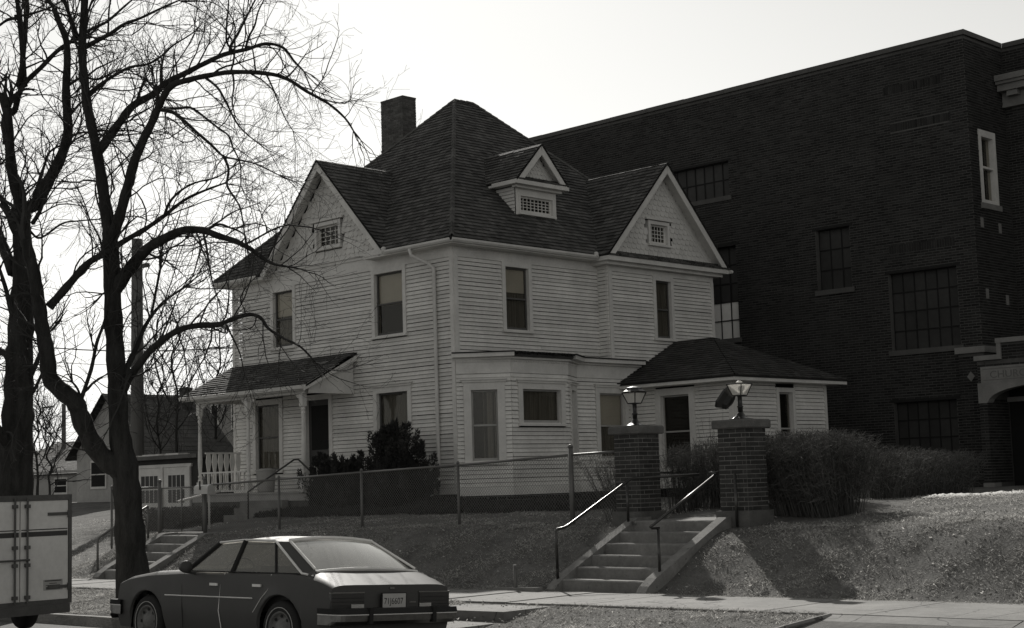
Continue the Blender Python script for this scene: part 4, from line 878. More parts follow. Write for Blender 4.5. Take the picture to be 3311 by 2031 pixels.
# ================================================================== garage, neighbours, poles, wires
GYf = 27.0
ga = thing('flat_roof_garage', (-42.5, GYf, 1.0), 'low dark garage with white glazed double doors left of the porch', 'garage')
FG = Fr((-45.2, GYf, 0), (0, -1, 0)); LG = 4.4
m = MB(); m.fbox(FG, 0, LG, -6, -.06, .6, 2.62); m.build('wall', 'garage', ga)
m = MB(); m.fbox(FG, -.2, LG+.15, -6.2, .25, 2.62, 2.74); m.build('roof', 'aroof', ga)
m = MB(); m.fbox(FG, .5, 3.9, -.05, .02, 2.36, 2.46); m.fbox(FG, .5, .62, -.05, .02, .6, 2.36); m.fbox(FG, 3.70, 3.82, -.05, .02, .6, 2.36); m.fbox(FG, 2.13, 2.25, -.05, .018, .6, 2.36); m.build('door_frame', 'trim', ga)
for a0, a1 in ((.63, 2.12), (2.26, 3.69)):
    d = thing('garage_door', FG.p(a0, 0, .8), None, None); d.parent = ga; d.matrix_parent_inverse = WORLD[ga.name].inverted()
    m = MB(); m.fbox(FG, a0, a1, -.05, -.02, .6, 2.355); m.build('door_leaf', 'trim', d)
    w0, w1 = a0+.25, a1-.2
    for i in range(4):
        for j in range(2): p = w0+(w1-w0)*i/4; m = MB(); m.fbox(FG, p+.02, p+(w1-w0)/4-.02, -.019, -.015, 1.22+j*.46, 1.64+j*.46); m.build('pane', 'cpane', d)
m = MB()
for i in range(9): a = random.uniform(0, LG-.8); b = random.uniform(-.2, .1); m.fbox(FG, a, a+random.uniform(.3, .9), b-.25, b+.1, 2.745, 2.76+random.uniform(0, .05))
o = m.build('snow_patch', 'snow'); tag(stuff(o), 'thin old snow lying on the garage roof edge', 'snow')
def simple_house(name, x0, x1, y0, y1, zb, ze, zr, axis, label, wins_=(), mt='awall', chim=None):
    """gabled neighbour: wall with lap siding, roof, windows; axis = ridge direction"""
    t = thing(name, ((x0+x1)/2, (y0+y1)/2, zb), label, 'house')
    if axis == 'y': tri = [(x0, y0, ze), (x1, y0, ze), ((x0+x1)/2, y0, zr)]; poly = [(x0, y0, zb), (x1, y0, zb)] + [tri[1], tri[2], tri[0]]; ext = (0, y1-y0, 0)
    else: tri = [(x1, y0, ze), (x1, y1, ze), (x1, (y0+y1)/2, zr)]; poly = [(x1, y0, zb), (x1, y1, zb)] + [tri[1], tri[2], tri[0]]; ext = (x0-x1, 0, 0)
    m = MB(); m.prism(poly, ext); m.build('wall', mt, t)
    F1 = Fr((x0, y0, 0), (0, -1, 0)); F2 = Fr((x1, y0, 0), (1, 0, 0)); lap = MB()
    for F, L in ((F1, x1-x0), (F2, y1-y0)):
        z = zb
        while z < zr-.3:
            lo, hi = 0, L
            if z > ze:
                if (F is F1) == (axis == 'y'): k = (z-ze)/(zr-ze); lo, hi = L/2*k, L-L/2*k
                else: break
            lap.quad(F.p(lo, .016, z), F.p(hi, .016, z), F.p(hi, .004, z+.15), F.p(lo, .004, z+.15)); z += .15
    stuff(lap.build('lap_siding', mt, t))
    ov = .4; s = (zr-ze)
    if axis == 'y':
        xm = (x0+x1)/2; k = s/((x1-x0)/2); pl = [((x1+ov, y0-ov, ze-k*ov), (x1+ov, y1+ov, ze-k*ov), (xm, y1+ov, zr), (xm, y0-ov, zr)), ((x0-ov, y1+ov, ze-k*ov), (x0-ov, y0-ov, ze-k*ov), (xm, y0-ov, zr), (xm, y1+ov, zr))]
    else:
        ym = (y0+y1)/2; k = s/((y1-y0)/2); pl = [((x0-ov, y0-ov, ze-k*ov), (x1+ov, y0-ov, ze-k*ov), (x1+ov, ym, zr), (x0-ov, ym, zr)), ((x1+ov, y1+ov, ze-k*ov), (x0-ov, y1+ov, ze-k*ov), (x0-ov, ym, zr), (x1+ov, ym, zr))]
    roof(t, [[(p[0], p[1], p[2]+.04) for p in q] for q in pl], 'roof', mt='aroof', e=.3, wmin=.4, wmax=.9, tone=(.88, 1.12), lift=.006, th=.008)
    for (f, a0, a1, c0, c1) in wins_:
        F = F1 if f == 'f' else F2; wn = thing('window', F.p(a0, 0, c0), None, None); wn.parent = t; wn.matrix_parent_inverse = WORLD[t.name].inverted()
        m = MB(); m.fbox(F, a0-.1, a1+.1, -.02, .06, c0-.1, c1+.1); m.build('casing', 'trim', wn); m = MB(); m.fbox(F, a0, a1, -.01, .066, c0, c1); m.build('pane', 'dark', wn)
        m = MB(); m.fbox(F, a0, a1, 0, .075, (c0+c1)/2-.025, (c0+c1)/2+.025); m.build('meeting_rail', 'trim', wn)
    if chim: m = MB(); m.box(chim[0]-.22, chim[0]+.22, chim[1]-.22, chim[1]+.22, ze, zr+.35); m.build('chimney', 'chbrick', t)
    return t
simple_house('neighbour_house', -64.6, -58.8, 36, 40.3, 1.0, 3.5, 6.05, 'y', 'pale gabled house with a dark roof seen behind the kerbside tree', [('f', 1.4, 2.6, 1.9, 3.0), ('f', 3.7, 4.4, 1.9, 2.9), ('s', 1.0, 1.7, 1.8, 3.0)], chim=(-61, 39.6))
simple_house('neighbour_house', -66.5, -52, 43.5, 50, 1.0, 6.4, 8.2, 'x', 'grey sided house seen through the open left end of the porch', [('f', 1.9, 2.4, 4.4, 5.8), ('f', 3.7, 4.2, 4.6, 5.8), ('f', 2.6, 3.2, 2.4, 3.3), ('s', 3, 3.8, 4.0, 5.4)], mt='awall2')
simple_house('neighbour_house', -90, -81, 44, 54, 1.2, 2.9, 4.9, 'x', 'small distant house with a dark gable above the trailer', [('s', 3, 4.2, 1.8, 2.7), ('s', 6, 7, 1.8, 2.7)])
simple_house('neighbour_house', -79, -69, 40, 50, 1.2, 2.7, 3.6, 'x', 'long low pale building at the far left behind the lawn', [('s', 2, 3, 1.7, 2.4), ('f', 5, 6.2, 1.7, 2.4)])
px_, py_ = -44.4, 27.0
px_, py_ = -47.8, 29.0
t = thing('utility_pole', (px_, py_, 1), 'thick wooden utility pole behind the forked tree trunk', 'pole')
m = MB(); m.tube([(px_, py_, .8), (px_+.01, py_, 5), (px_+.02, py_, 10.7)], [.26, .23, .19], 12); m.build('pole_shaft', 'wood', t, True)
m = MB(); m.box(px_-1.1, px_+1.1, py_-.26, py_-.14, 9.55, 9.68); m.build('crossarm', 'wood', t)
for dx in (-1.0, -.55, .55, 1.0): m = MB(); m.lathe((px_+dx, py_-.2, 9.68), [(.015, 0), (.015, .1), (.045, .11), (.05, .16), (.02, .2)], 8); m.build('insulator', 'frost', t)
for z in (6.7, 7.6, 8.4): m = MB(); m.lathe((px_+.22, py_-.05, z), [(.05, 0), (.08, .03), (.08, .15), (.03, .18)], 8); m.build('bracket', 'tgrey', t)
fp = at(153, 1180, 95); t = thing('utility_pole', fp, 'slim distant pole with a short crossarm above the trailer', 'pole')
m = MB(); m.tube([(fp.x, fp.y, .5), (fp.x, fp.y, at(153, 970, 95).z)], [.17, .13], 8); m.build('pole_shaft', 'wood', t)
m = MB(); zz = at(153, 976, 95).z; m.box(fp.x-1.2, fp.x+.2, fp.y-.9, fp.y-.8, zz-.1, zz); m.build('crossarm', 'wood', t)
for k, (y0, y1, r, lab) in enumerate(((818, 839, .022, 'thick black service cable sagging behind the trees to the house'), (852, 872, .010, 'thin telephone wire below the service cable'))):
    a = at(-60, y0-3, 62); b = Vector((LX, 27.0, 0)); d = at(563, y1, 43); b = Vector((LX+.02, HY+2.2, d.z)) if True else d
    m = MB(); m.tube([a.lerp(b, i/12) - Vector((0, 0, .35*math.sin(math.pi*i/12))) for i in range(13)], r, 5); tag(m.build('overhead_wire', 'iron'), lab, 'wire')

# ================================================================== chain link fence, gate, mailbox
fy = 18.2
def zr(x): return float(np.interp(x, [-31.5, -29, -27.4, -22.2, -19.5, -16.8, -15.75], [1.70, 1.70, 1.71, 1.85, 1.91, 2.00, 2.02]))
def zg(x): return gz(x, fy)
def chainlink(x0, x1, y, name, parent, d=.062, r=.0030):
    m = MB(); H = 1.0; n = int((x1-x0+H)/d)
    for s in (1, -1):
        for i in range(-int(H/d)-1, n+1):
            xa = x0+i*d; pts = []
            for t in (0, 1): pts.append((xa if s == 1 else xa+H, t))
            # each wire runs diagonally from the ground to the rail, clipped at the ends of the bay
            xb, xt = (xa, xa+H) if s == 1 else (xa+H, xa)
            lo = 0; hi = 1
            for lim, sg in ((x0, 1), (x1, -1)):
                fb, ft = (xb-lim)*sg, (xt-lim)*sg
                if fb < 0 and ft < 0: lo = 2; break
                if fb < 0: lo = max(lo, fb/(fb-ft))
                elif ft < 0: hi = min(hi, fb/(fb-ft))
            if lo >= hi-.02: continue
            P = []
            for t in (lo, hi): xx = xb+(xt-xb)*t; z0, z1 = zg(xx)+.04, zr(xx)-.015; P.append((xx, y+s*.003, z0+(z1-z0)*t))
            m.tube(P, r, 3, False)
    return stuff(m.build(name, 'wire', parent))
def fence(xs, label, tall=()):
    t = thing('chain_link_fence', (xs[0], fy, zg(xs[0])), label, 'fence')
    for i, x in enumerate(xs):
        big = x in tall; m = MB(); top = zr(x)+(.10 if big else -.0); rr = .042 if big else .027
        m.tube([(x, fy, zg(x)-.3), (x, fy, top)], rr, 8); m.lathe((x, fy, top), [(rr*1.15, 0), (rr*1.15, .02), (rr*.7, .045), (.005, .055)], 8); m.build('post', 'galv', t, True)
    for a, b in zip(xs[:-1], xs[1:]):
        m = MB(); m.tube([(a, fy, zr(a)-.02), (b, fy, zr(b)-.02)], .021, 8); m.build('top_rail', 'galv', t, True)
        chainlink(a+.03, b-.03, fy+.02, 'wire_mesh', t)
fence([-27.34, -24.73, -22.15, -19.5, -16.81, -15.78], 'chain link fence along the top of the bank before the house', (-27.34, -16.81))
fence([-31.1, -29.09], 'short chain link bay left of the gate', (-29.09,))
gt_ = thing('fence_gate', (-28.2, fy, .7), 'closed chain link gate at the head of the left steps', 'gate')
m = MB(); g0, g1, b0, b1 = -29.0, -27.43, .74, 1.66
for p, q in (((g0, fy, b0), (g0, fy, b1)), ((g1, fy, b0), (g1, fy, b1)), ((g0, fy, b0), (g1, fy, b0)), ((g0, fy, b1), (g1, fy, b1)), (((g0+g1)/2, fy, b0), ((g0+g1)/2, fy, b1))): m.tube([p, q], .017, 6)
m.build('gate_frame', 'galv', gt_, True); chainlink(g0+.02, g1-.02, fy+.015, 'wire_mesh', gt_)
m = MB(); m.tube([(-29.2, 18.75, 1.36), (-28.1, 18.75, 1.50), (-27.6, 18.75, 1.56)], .028, 8); m.tube([(-28.0, 18.75, .7), (-28.0, 18.75, 1.5)], .022, 8); tag(m.build('walk_rail', 'trim', smooth=True), 'white sloping pipe rail behind the wire gate', 'handrail')
t = thing('mailbox', (-27.1, 18.1, 1.5), 'pale metal mailbox fixed to the gate post', 'mailbox')
m = MB(); pr = [(-27.42, 17.98, 1.51), (-27.42, 18.16, 1.51), (-27.42, 18.16, 1.63)] + [(-27.42, 18.07+.09*math.cos(th), 1.63+.075*math.sin(th)) for th in np.linspace(.2, math.pi-.2, 7)] + [(-27.42, 17.98, 1.63)]
m.prism(pr, (.50, 0, 0)); m.build('box_body', 'mailbox', t); m = MB(); m.prism([(p[0]+.501, p[1], p[2]) for p in pr], (.012, 0, 0)); m.build('box_door', 'mailbox', t)
m = MB(); m.box(-27.2, -27.16, 17.965, 17.979, 1.60, 1.78); m.build('flag', 'rubber', t)

# ================================================================== shrubs and hedges
def rnd3(): 
    while True:
        v = Vector((random.uniform(-1, 1), random.uniform(-1, 1), random.uniform(-1, 1)))
        if .05 < v.length < 1: return v.normalized()
def chain(mb, pts, rs, a=1.0, sides=3):
    """fast thin branch: one fixed frame along the whole chain"""
    d = pts[-1]-pts[0]; L = d.length or 1; d = d/L; ref = Vector((0, 0, 1)) if abs(d.z) < .8 else Vector((1, 0, 0)); u = d.cross(ref).normalized(); w = d.cross(u); k = len(mb.v); cs = [(math.cos(6.2832*j/sides), math.sin(6.2832*j/sides)) for j in range(sides)]
    ux, uy, uz = u; wx, wy, wz = w; V = mb.v
    for p, r in zip(pts, rs):
        x, y, z = p
        for c, s in cs: c *= r; s *= r; V.append((x+ux*c+wx*s, y+uy*c+wy*s, z+uz*c+wz*s))
    for i in range(len(pts)-1):
        b = k+i*sides
        for j in range(sides): j2 = (j+1) % sides; mb.f.append((b+j, b+j2, b+sides+j2, b+sides+j)); mb.a.append(a)
def hedge(line, width, hgt, n, label, name='hedge', flare=.25, r=.0042, top=None, tw=16, wild=.0):
    line = [Vector((p[0], p[1], 0)) for p in line]; t = thing(name, (line[0].x, line[0].y, gz(line[0].x, line[0].y)), label, 'hedge'); mb = MB(); st_ = MB()
    segs = [(line[i+1]-line[i]).length for i in range(len(line)-1)]; tot = sum(segs)
    for i in range(n):
        s = random.uniform(0, tot); j = 0
        while s > segs[j] and j < len(segs)-1: s -= segs[j]; j += 1
        c = line[j].lerp(line[j+1], s/segs[j]); d = (line[j+1]-line[j]).normalized(); sd = Vector((-d.y, d.x, 0)); off = random.uniform(-1, 1)
        b = c + sd*(off*width*.32) + d*random.uniform(-.05, .05); zb = gz(b.x, b.y); H = hgt*random.uniform(.82, 1.0)*(1-.10*abs(off)) + random.uniform(0, wild)
        lean = sd*(off*flare + random.uniform(-.15, .15)) + d*random.uniform(-.2, .2); p0 = Vector((b.x, b.y, zb-.03)); pts = [p0 + Vector((0, 0, H*q)) + lean*(q**1.2) + rnd3()*.03*q for q in (0, .3, .6, .85, 1)]
        chain(st_ if i % 3 == 0 else mb, pts, [r*1.5, r*1.2, r, r*.7, r*.35], random.uniform(.6, 1.5))
        for k in range(tw):
            q = random.uniform(.2, .98); i0 = min(3, int(q*4)); o = pts[i0].lerp(pts[i0+1], q*4-i0); L = random.uniform(.06, .26)*(1.15-q*.4); dr = (rnd3()*1.3+Vector((0, 0, .45))+sd*off*.6).normalized(); e = o+dr*L
            if e.z > zb+H+.03: e.z = zb+H+random.uniform(-.04, .03)
            chain(mb, [o, o.lerp(e, .5)+rnd3()*.02, e], [r*.7, r*.55, r*.3], random.uniform(.5, 1.8))
    stuff(mb.build('twigs', 'htwig', t)); stuff(st_.build('stems', 'htwig', t)); return t
hedge([(-16.6, 20.6), (-13.4, 20.9)], .9, 1.26, 800, 'clipped leafless hedge seen between the two brick pillars')
hedge([(-13.75, 19.45), (-12.35, 19.35)], 1.0, 1.30, 1000, 'rounded twiggy bush flaring out beside the right pillar', 'twiggy_bush', .55, wild=.02, tw=20)
hedge([(-13.3, 21.6), (-15.4, 28.2)], 1.0, .92, 800, 'long clipped hedge leading back towards the church door')
hedge([(-16.25, 19.0), (-16.75, 19.2)], .6, 1.05, 70, 'small wild shrub left of the left brick pillar', 'twiggy_shrub', .5, wild=.2)
hedge([(-22.3, 28.9), (-21.6, 28.8)], .3, 1.9, 16, 'few bare stems growing against the annex corner', 'twiggy_shrub', .2, tw=3, wild=.3)
def evergreen(name, c, rad, hgt, n, label, cat='shrub', taper=.5, spiky=.15, leaf=.05, base=None):
    zb = gz(c[0], c[1]) if base is None else base; t = thing(name, (c[0], c[1], zb), label, cat); mb = MB(); tr = MB()
    tr.tube([(c[0], c[1], zb-.05), (c[0]+.03, c[1], zb+hgt*.5), (c[0], c[1]+.02, zb+hgt*.85)], [.07, .05, .015], 6); tr.build('stem', 'bark', t)
    nc = max(30, n//170)
    for c_ in range(nc):                                            # upright plumes on an uneven cone
        th = random.uniform(0, 6.283); h = random.random()**1.1; prof = (math.sin(math.pi*min(1, .18+h*.78))**.7)*(1-taper*h)+.06; rr = random.uniform(.45, 1.0)
        cc = Vector((c[0]+math.cos(th)*rad*prof*rr, c[1]+math.sin(th)*rad*.85*prof*rr, zb+.05+h*hgt*random.uniform(.82, 1.0))); ax = Vector((math.cos(th)*.5*rr, math.sin(th)*.5*rr, 1+spiky)).normalized(); pl = random.uniform(.22, .42)*(1+spiky*.4); pw = random.uniform(.10, .2); tone = random.uniform(.6, 1.35)
        for i in range(n//nc):
            q = random.random(); o = rnd3()*pw*(1-q*.8)*random.random()**.4; p = cc+ax*(pl*q)+o; d = (ax+o.normalized()*.6+rnd3()*.6).normalized()*leaf*random.uniform(.7, 1.7); s = rnd3().cross(d).normalized()*leaf*random.uniform(.2, .4); k = len(mb.v)
            mb.v += [tuple(p-s), tuple(p+s), tuple(p+d)]; mb.f.append((k, k+1, k+2)); mb.a.append(tone*random.uniform(.7, 1.3))
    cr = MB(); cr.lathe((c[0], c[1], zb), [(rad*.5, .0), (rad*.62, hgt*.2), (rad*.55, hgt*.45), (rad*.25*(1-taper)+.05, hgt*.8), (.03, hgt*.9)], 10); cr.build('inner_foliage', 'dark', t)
    stuff(mb.build('foliage', 'ever', t))
evergreen('evergreen_bush', (-25.95, 22.35), 1.05, 1.75, 26000, 'tall dark rounded evergreen against the front corner of the house', taper=.35)
evergreen('evergreen_bush', (-27.45, 22.2), .95, .95, 14000, 'lower spreading dark evergreen under the front window', taper=.3, spiky=.6, leaf=.06)
evergreen('evergreen_bush', (-28.25, 22.0), .5, 1.05, 6000, 'narrow spiky evergreen shoot at the right end of the porch', taper=.6, spiky=.8)
mb = MB()
for i in range(38000):
    x, y = random.uniform(-29.6, -19.2), random.uniform(21.0, 23.1); c_ = clump(x*.6, y*.8)[0]; z = gz(x, y)+random.random()*(.05+.22*c_)*(1-.6*abs(y-22.3)/1.3); d = rnd3()*.05; s = rnd3()*.03; p = Vector((x, y, z)); k = len(mb.v); mb.v += [tuple(p-s), tuple(p+s), tuple(p+d+Vector((0, 0, .03)))]; mb.f.append((k, k+1, k+2)); mb.a.append(random.uniform(.4, 1.5))
tag(stuff(mb.build('ground_cover', 'ever')), 'dark low ground cover in the bed before the house front', 'plants')
mb = MB()
for i in range(16000):
    x, y = random.uniform(-34.0, -31.25), random.uniform(20.75, 21.75); z = .72+random.random()*.44; d = rnd3()*.05; s = rnd3()*.03; p = Vector((x, y, z)); k = len(mb.v); mb.v += [tuple(p-s), tuple(p+s), tuple(p+d+Vector((0, 0, .02)))]; mb.f.append((k, k+1, k+2)); mb.a.append(random.uniform(.4, 1.4))
t = thing('box_hedge', (-32.6, 21.2, .7), 'low dark clipped evergreen hedge left of the porch steps', 'hedge'); stuff(mb.build('foliage', 'ever', t))
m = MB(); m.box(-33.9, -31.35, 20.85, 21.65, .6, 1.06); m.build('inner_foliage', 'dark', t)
m = MB()
for i in range(40):
    t_ = i/39; x = -12.1+.55*t_+random.uniform(-.1, .1)+ (t_*2.4 if t_ > .55 else 0)*.0; y = 21.3+2.6*t_; r = .08+.13*math.sin(t_*3)+random.uniform(0, .06); z = gz(x, y); k = len(m.v); n_ = 8
    m.v.append((x, y, z+.03+.04*random.random())); m.v += [(x+r*1.3*math.cos(6.283*j/n_), y+r*math.sin(6.283*j/n_), z-.005+.02*random.random()) for j in range(n_)]
    for j in range(n_): m.f.append((k, k+1+j, k+1+(j+1) % n_)); m.a.append(1.0)
tag(stuff(m.build('snow_strip', 'snow', smooth=True)), 'thin strip of old snow on the lawn near the church door', 'snow')

# ================================================================== bare trees
def grow(mb, p, d, L, r, lvl, up, dens):
    n = max(3, min(10, int(L/.13))) if lvl < 3 else 3; pts = [p]; q = p; dd = d; curl = rnd3()*.16
    for i in range(n):
        if random.random() < .25: curl = rnd3()*.22
        dd = (dd + rnd3()*.24 + curl + Vector((0, 0, up*.09))).normalized(); q = q + dd*(L/n); pts.append(q)
    rs = [max(.0021, r*(1-.72*i/n)) for i in range(n+1)]; chain(mb, pts, rs)
    if lvl >= 4 or L < .12: return
    k = int(L*dens[lvl]+random.random())
    for _ in range(k):
        t = random.uniform(.18, 1.0); i0 = min(n-1, int(t*n)); o = pts[i0].lerp(pts[i0+1], t*n-i0); ax = (pts[i0+1]-pts[i0]).normalized(); side = (rnd3()-ax*0).cross(ax).normalized(); ang = random.uniform(.5, 1.1)
        nd = (ax*math.cos(ang)+side*math.sin(ang)+Vector((0, 0, .12*up))).normalized(); grow(mb, o, nd, L*random.uniform(.28, .62)*(1.15-.5*t), max(.002, rs[i0]*.62), lvl+1, up, dens)
def tree(name, label, base, depth, limbs, dens=(0, 4.4, 3.8, 2.6), spawn=.19, seed=1, twig_len=(.7, 1.75), group=None, thin=1.0):
    """limbs traced as picture outlines of the real branches, laid out in depth round the trunk"""
    random.seed(seed); t = thing(name, base, label, 'tree', group); px = 1.3443/FPX
    tw = MB(); LP = []
    for li, (pts2, w0, w1, par, dz) in enumerate(limbs):
        n = len(pts2); d0 = 0.0
        if par is not None:                                         # start at the parent's own depth where the limb leaves it
            pp = LP[par]; a = pts2[0]; d0 = min(pp, key=lambda q: (q[0]-a[0])**2+(q[1]-a[1])**2)[2]
        jt = 0 if li == 0 else 2.2
        P2 = [(x+random.uniform(-jt, jt)*(i > 0), y+random.uniform(-jt, jt)*(i > 0), d0+dz*(i/max(1, n-1))**.9) for i, (x, y) in enumerate(pts2)]; LP.append(P2)
        P = []
        for i in range(n-1):                                        # smooth with extra points
            for s in range(4):
                u = s/4; a = P2[max(0, i-1)]; b = P2[i]; c = P2[i+1]; d = P2[min(n-1, i+2)]
                P.append(tuple(.5*((2*b[k])+(-a[k]+c[k])*u+(2*a[k]-5*b[k]+4*c[k]-d[k])*u*u+(-a[k]+3*b[k]-3*c[k]+d[k])*u**3) for k in range(3)))
        P.append(P2[-1]); W = [at(x, y, depth+dd) for x, y, dd in P]
        if li == 0: W[0] = Vector(base)
        if hasattr(w1, '__len__'): wf = lambda i: float(np.interp(P[i][1], w1[0], w1[1]))
        else: wf = lambda i: w0+(w1-w0)*(i/(len(P)-1))**.8
        R_ = [wf(i)*.5*px*(depth+P[i][2])*(1+.06*math.sin(i*1.7+li)) for i in range(len(P))]
        if li == 0: b_, e_ = W[0], W[1]; W = [b_, b_.lerp(e_, .12), b_.lerp(e_, .35), b_.lerp(e_, .7)]+W[1:]; r_ = R_[1]; R_ = [r_*1.45, r_*1.18, r_*1.06, r_*1.02]+R_[1:]; P = [P[0]]*3+P
        m = MB(); m.tube(W, R_, 14 if w0 > 18 else 7, rough=.045 if w0 > 18 else .03); m.build('trunk' if li == 0 else 'limb', 'bark', t, True)
        acc = 0
        for i in range(1, len(W)):
            seg = (W[i]-W[i-1]).length; acc += seg
            if R_[i] > .115 and random.random() < .86: acc = min(acc, spawn)
            while acc > spawn:
                acc -= spawn*random.uniform(.6, 1.4)
                if R_[i] > .16: continue
                ax = (W[i]-W[i-1]).normalized(); side = rnd3().cross(ax).normalized(); ang = random.uniform(.6, 1.25); fr = i/len(W)
                d = (ax*math.cos(ang)+side*math.sin(ang)+Vector((0, 0, .15))).normalized(); L = random.uniform(*twig_len)*(.85+.25*math.sin(fr*3.1))
                grow(tw, W[i].lerp(W[i-1], random.random()), d, L, min(.021, R_[i]*.6)*thin*random.uniform(.6, 1.1), 1, random.uniform(-.25, 1.1), dens)
        ax = (W[-1]-W[-2]).normalized()
        for _ in range(5): grow(tw, W[-1], (ax+rnd3()*.5).normalized(), random.uniform(*twig_len)*.7, R_[-1]*.8, 1, random.uniform(-.5, .6), dens)
    stuff(tw.build('twigs', 'twig', t)); return t
c1 = lambda *p: [(x/2.031, y/2.031) for x, y in p]
T1 = [
 ([(322, 1400), (314, 1300), (308, 1200), (300, 1120), (288, 1040), (283, 940), (277, 840), (272, 740), (269, 640), (262, 550), (250, 470), (238, 390), (224, 320), (210, 250), (203, 190), (198, 130), (200, 70), (205, -20), (208, -90)], 78, ([-90, 100, 200, 400, 540, 600, 700, 1040, 1120, 1250, 1400], [15, 19, 21, 25, 31, 40, 41, 47, 62, 66, 78]), None, 0),
 ([(290, 1130), (262, 1110), (223, 1070), (195, 1004), (180, 965), (145, 937), (122, 908), (114, 859), (106, 803), (100, 764), (92, 715), (84, 670), (72, 620), (60, 575)], 54, 26, 0, -.6),
 (c1((545, 1180), (562, 1120), (590, 1040), (620, 920), (660, 780), (700, 680), (740, 600), (775, 530), (800, 475), (840, 420), (920, 390), (1000, 375), (1130, 355), (1300, 360), (1400, 390), (1500, 450), (1600, 500), (1680, 580), (1730, 640)), 30, 4, 0, -1.2),
 (c1((478, 745), (520, 680), (580, 600), (650, 520), (740, 460), (820, 400), (900, 360), (1000, 310), (1100, 270), (1200, 240), (1300, 215), (1380, 235), (1430, 290), (1480, 345)), 24, 4, 0, 1.0),
 (c1((560, 1420), (620, 1330), (680, 1260), (740, 1200), (820, 1160), (900, 1130), (990, 1125), (1060, 1150), (1150, 1180), (1230, 1220), (1290, 1260), (1340, 1290), (1400, 1300)), 34, 5, 0, -1.5),
 ([(296, 940), (315, 905), (334, 881), (367, 836), (423, 798), (479, 781), (529, 778), (562, 767), (601, 756), (629, 767), (645, 792), (685, 814), (724, 836), (760, 870)], 22, 4, 0, -2.0),
 ([(298, 905), (312, 870), (329, 831), (345, 792), (367, 753), (401, 720), (445, 692)], 18, 5, 0, .8),
 ([(195, 960), (217, 892), (234, 825), (251, 770), (262, 703), (268, 660)], 11, 5, 1, -.6),
 ([(118, 739), (158, 690), (207, 635), (256, 605), (305, 576), (354, 546), (394, 522), (443, 482), (492, 458), (540, 440)], 22, 4, 1, .8),
 (c1((775, 535), (840, 550), (900, 590), (960, 640), (1040, 710), (1090, 760), (1150, 780), (1250, 800), (1350, 850)), 11, 3, 2, -.8),
 (c1((800, 530), (870, 530), (930, 530), (1000, 570), (1060, 620), (1120, 660), (1140, 720), (1170, 800), (1180, 900)), 8, 3, 2, .8),
 (c1((1090, 760), (1120, 830), (1110, 900), (1140, 960), (1170, 1010), (1190, 1080), (1195, 1160)), 7, 3, 9, -.3),
 (c1((1125, 262), (1130, 230), (1160, 170), (1190, 110), (1220, 50), (1250, -10)), 9, 4, 3, .6),
 (c1((1140, 250), (1110, 200), (1105, 120), (1115, 40), (1120, -20)), 6, 3, 3, -.4),
 (c1((1200, 240), (1215, 180), (1245, 120), (1260, 60), (1290, 0)), 7, 3, 3, -.6),
 (c1((420, 470), (480, 420), (560, 370), (640, 330), (720, 310), (790, 270), (850, 225), (900, 190), (960, 150)), 10, 3, 0, .9),
 (c1((400, 240), (470, 205), (540, 165), (610, 115), (690, 90), (790, 40), (870, 0)), 14, 4, 0, -.8),
 (c1((395, 170), (440, 150), (520, 110), (600, 40), (640, 0)), 10, 4, 0, .8),
 (c1((375, 180), (350, 110), (330, 40), (310, -20)), 13, 8, 0, -.5),
 (c1((1000, 378), (1060, 430), (1100, 500), (1150, 590), (1200, 650), (1260, 700)), 7, 3, 2, -.5),
 (c1((1300, 360), (1340, 450), (1390, 560), (1430, 640)), 5, 2, 2, .4),
 (c1((800, 1060), (830, 990), (880, 930), (960, 890), (1060, 870), (1130, 820)), 8, 3, 8, -.6),
 (c1((990, 1125), (1010, 1200), (1020, 1290), (1040, 1380), (1060, 1450)), 7, 3, 4, -.3),
 (c1((1000, 1130), (1060, 1100), (1120, 1110), (1190, 1150), (1200, 1210)), 8, 3, 4, .3),
 (c1((470, 635), (560, 640), (640, 640), (700, 650)), 6, 3, 0, .4),
 ([(540, 775), (560, 810), (575, 850), (590, 900)], 6, 2, 5, -.2), ([(425, 798), (440, 840), (450, 890), (455, 940)], 4, 2, 5, .2), ([(480, 780), (500, 730), (540, 690), (560, 640)], 5, 2, 5, .4),
 ([(365, 755), (375, 700), (385, 650)], 7, 6, 6, .1), (c1((772, 545), (768, 515), (772, 485)), 8, 7, 2, 0), ([(196, 962), (186, 935), (176, 918)], 7, 5, 1, 0), ([(262, 700), (246, 705)], 9, 5, 0, 0),
]
tree('kerbside_tree', 'bare forked tree in the grass strip behind the parked car', (-20.85, 12.62, -.25), 23.65, T1, seed=11)
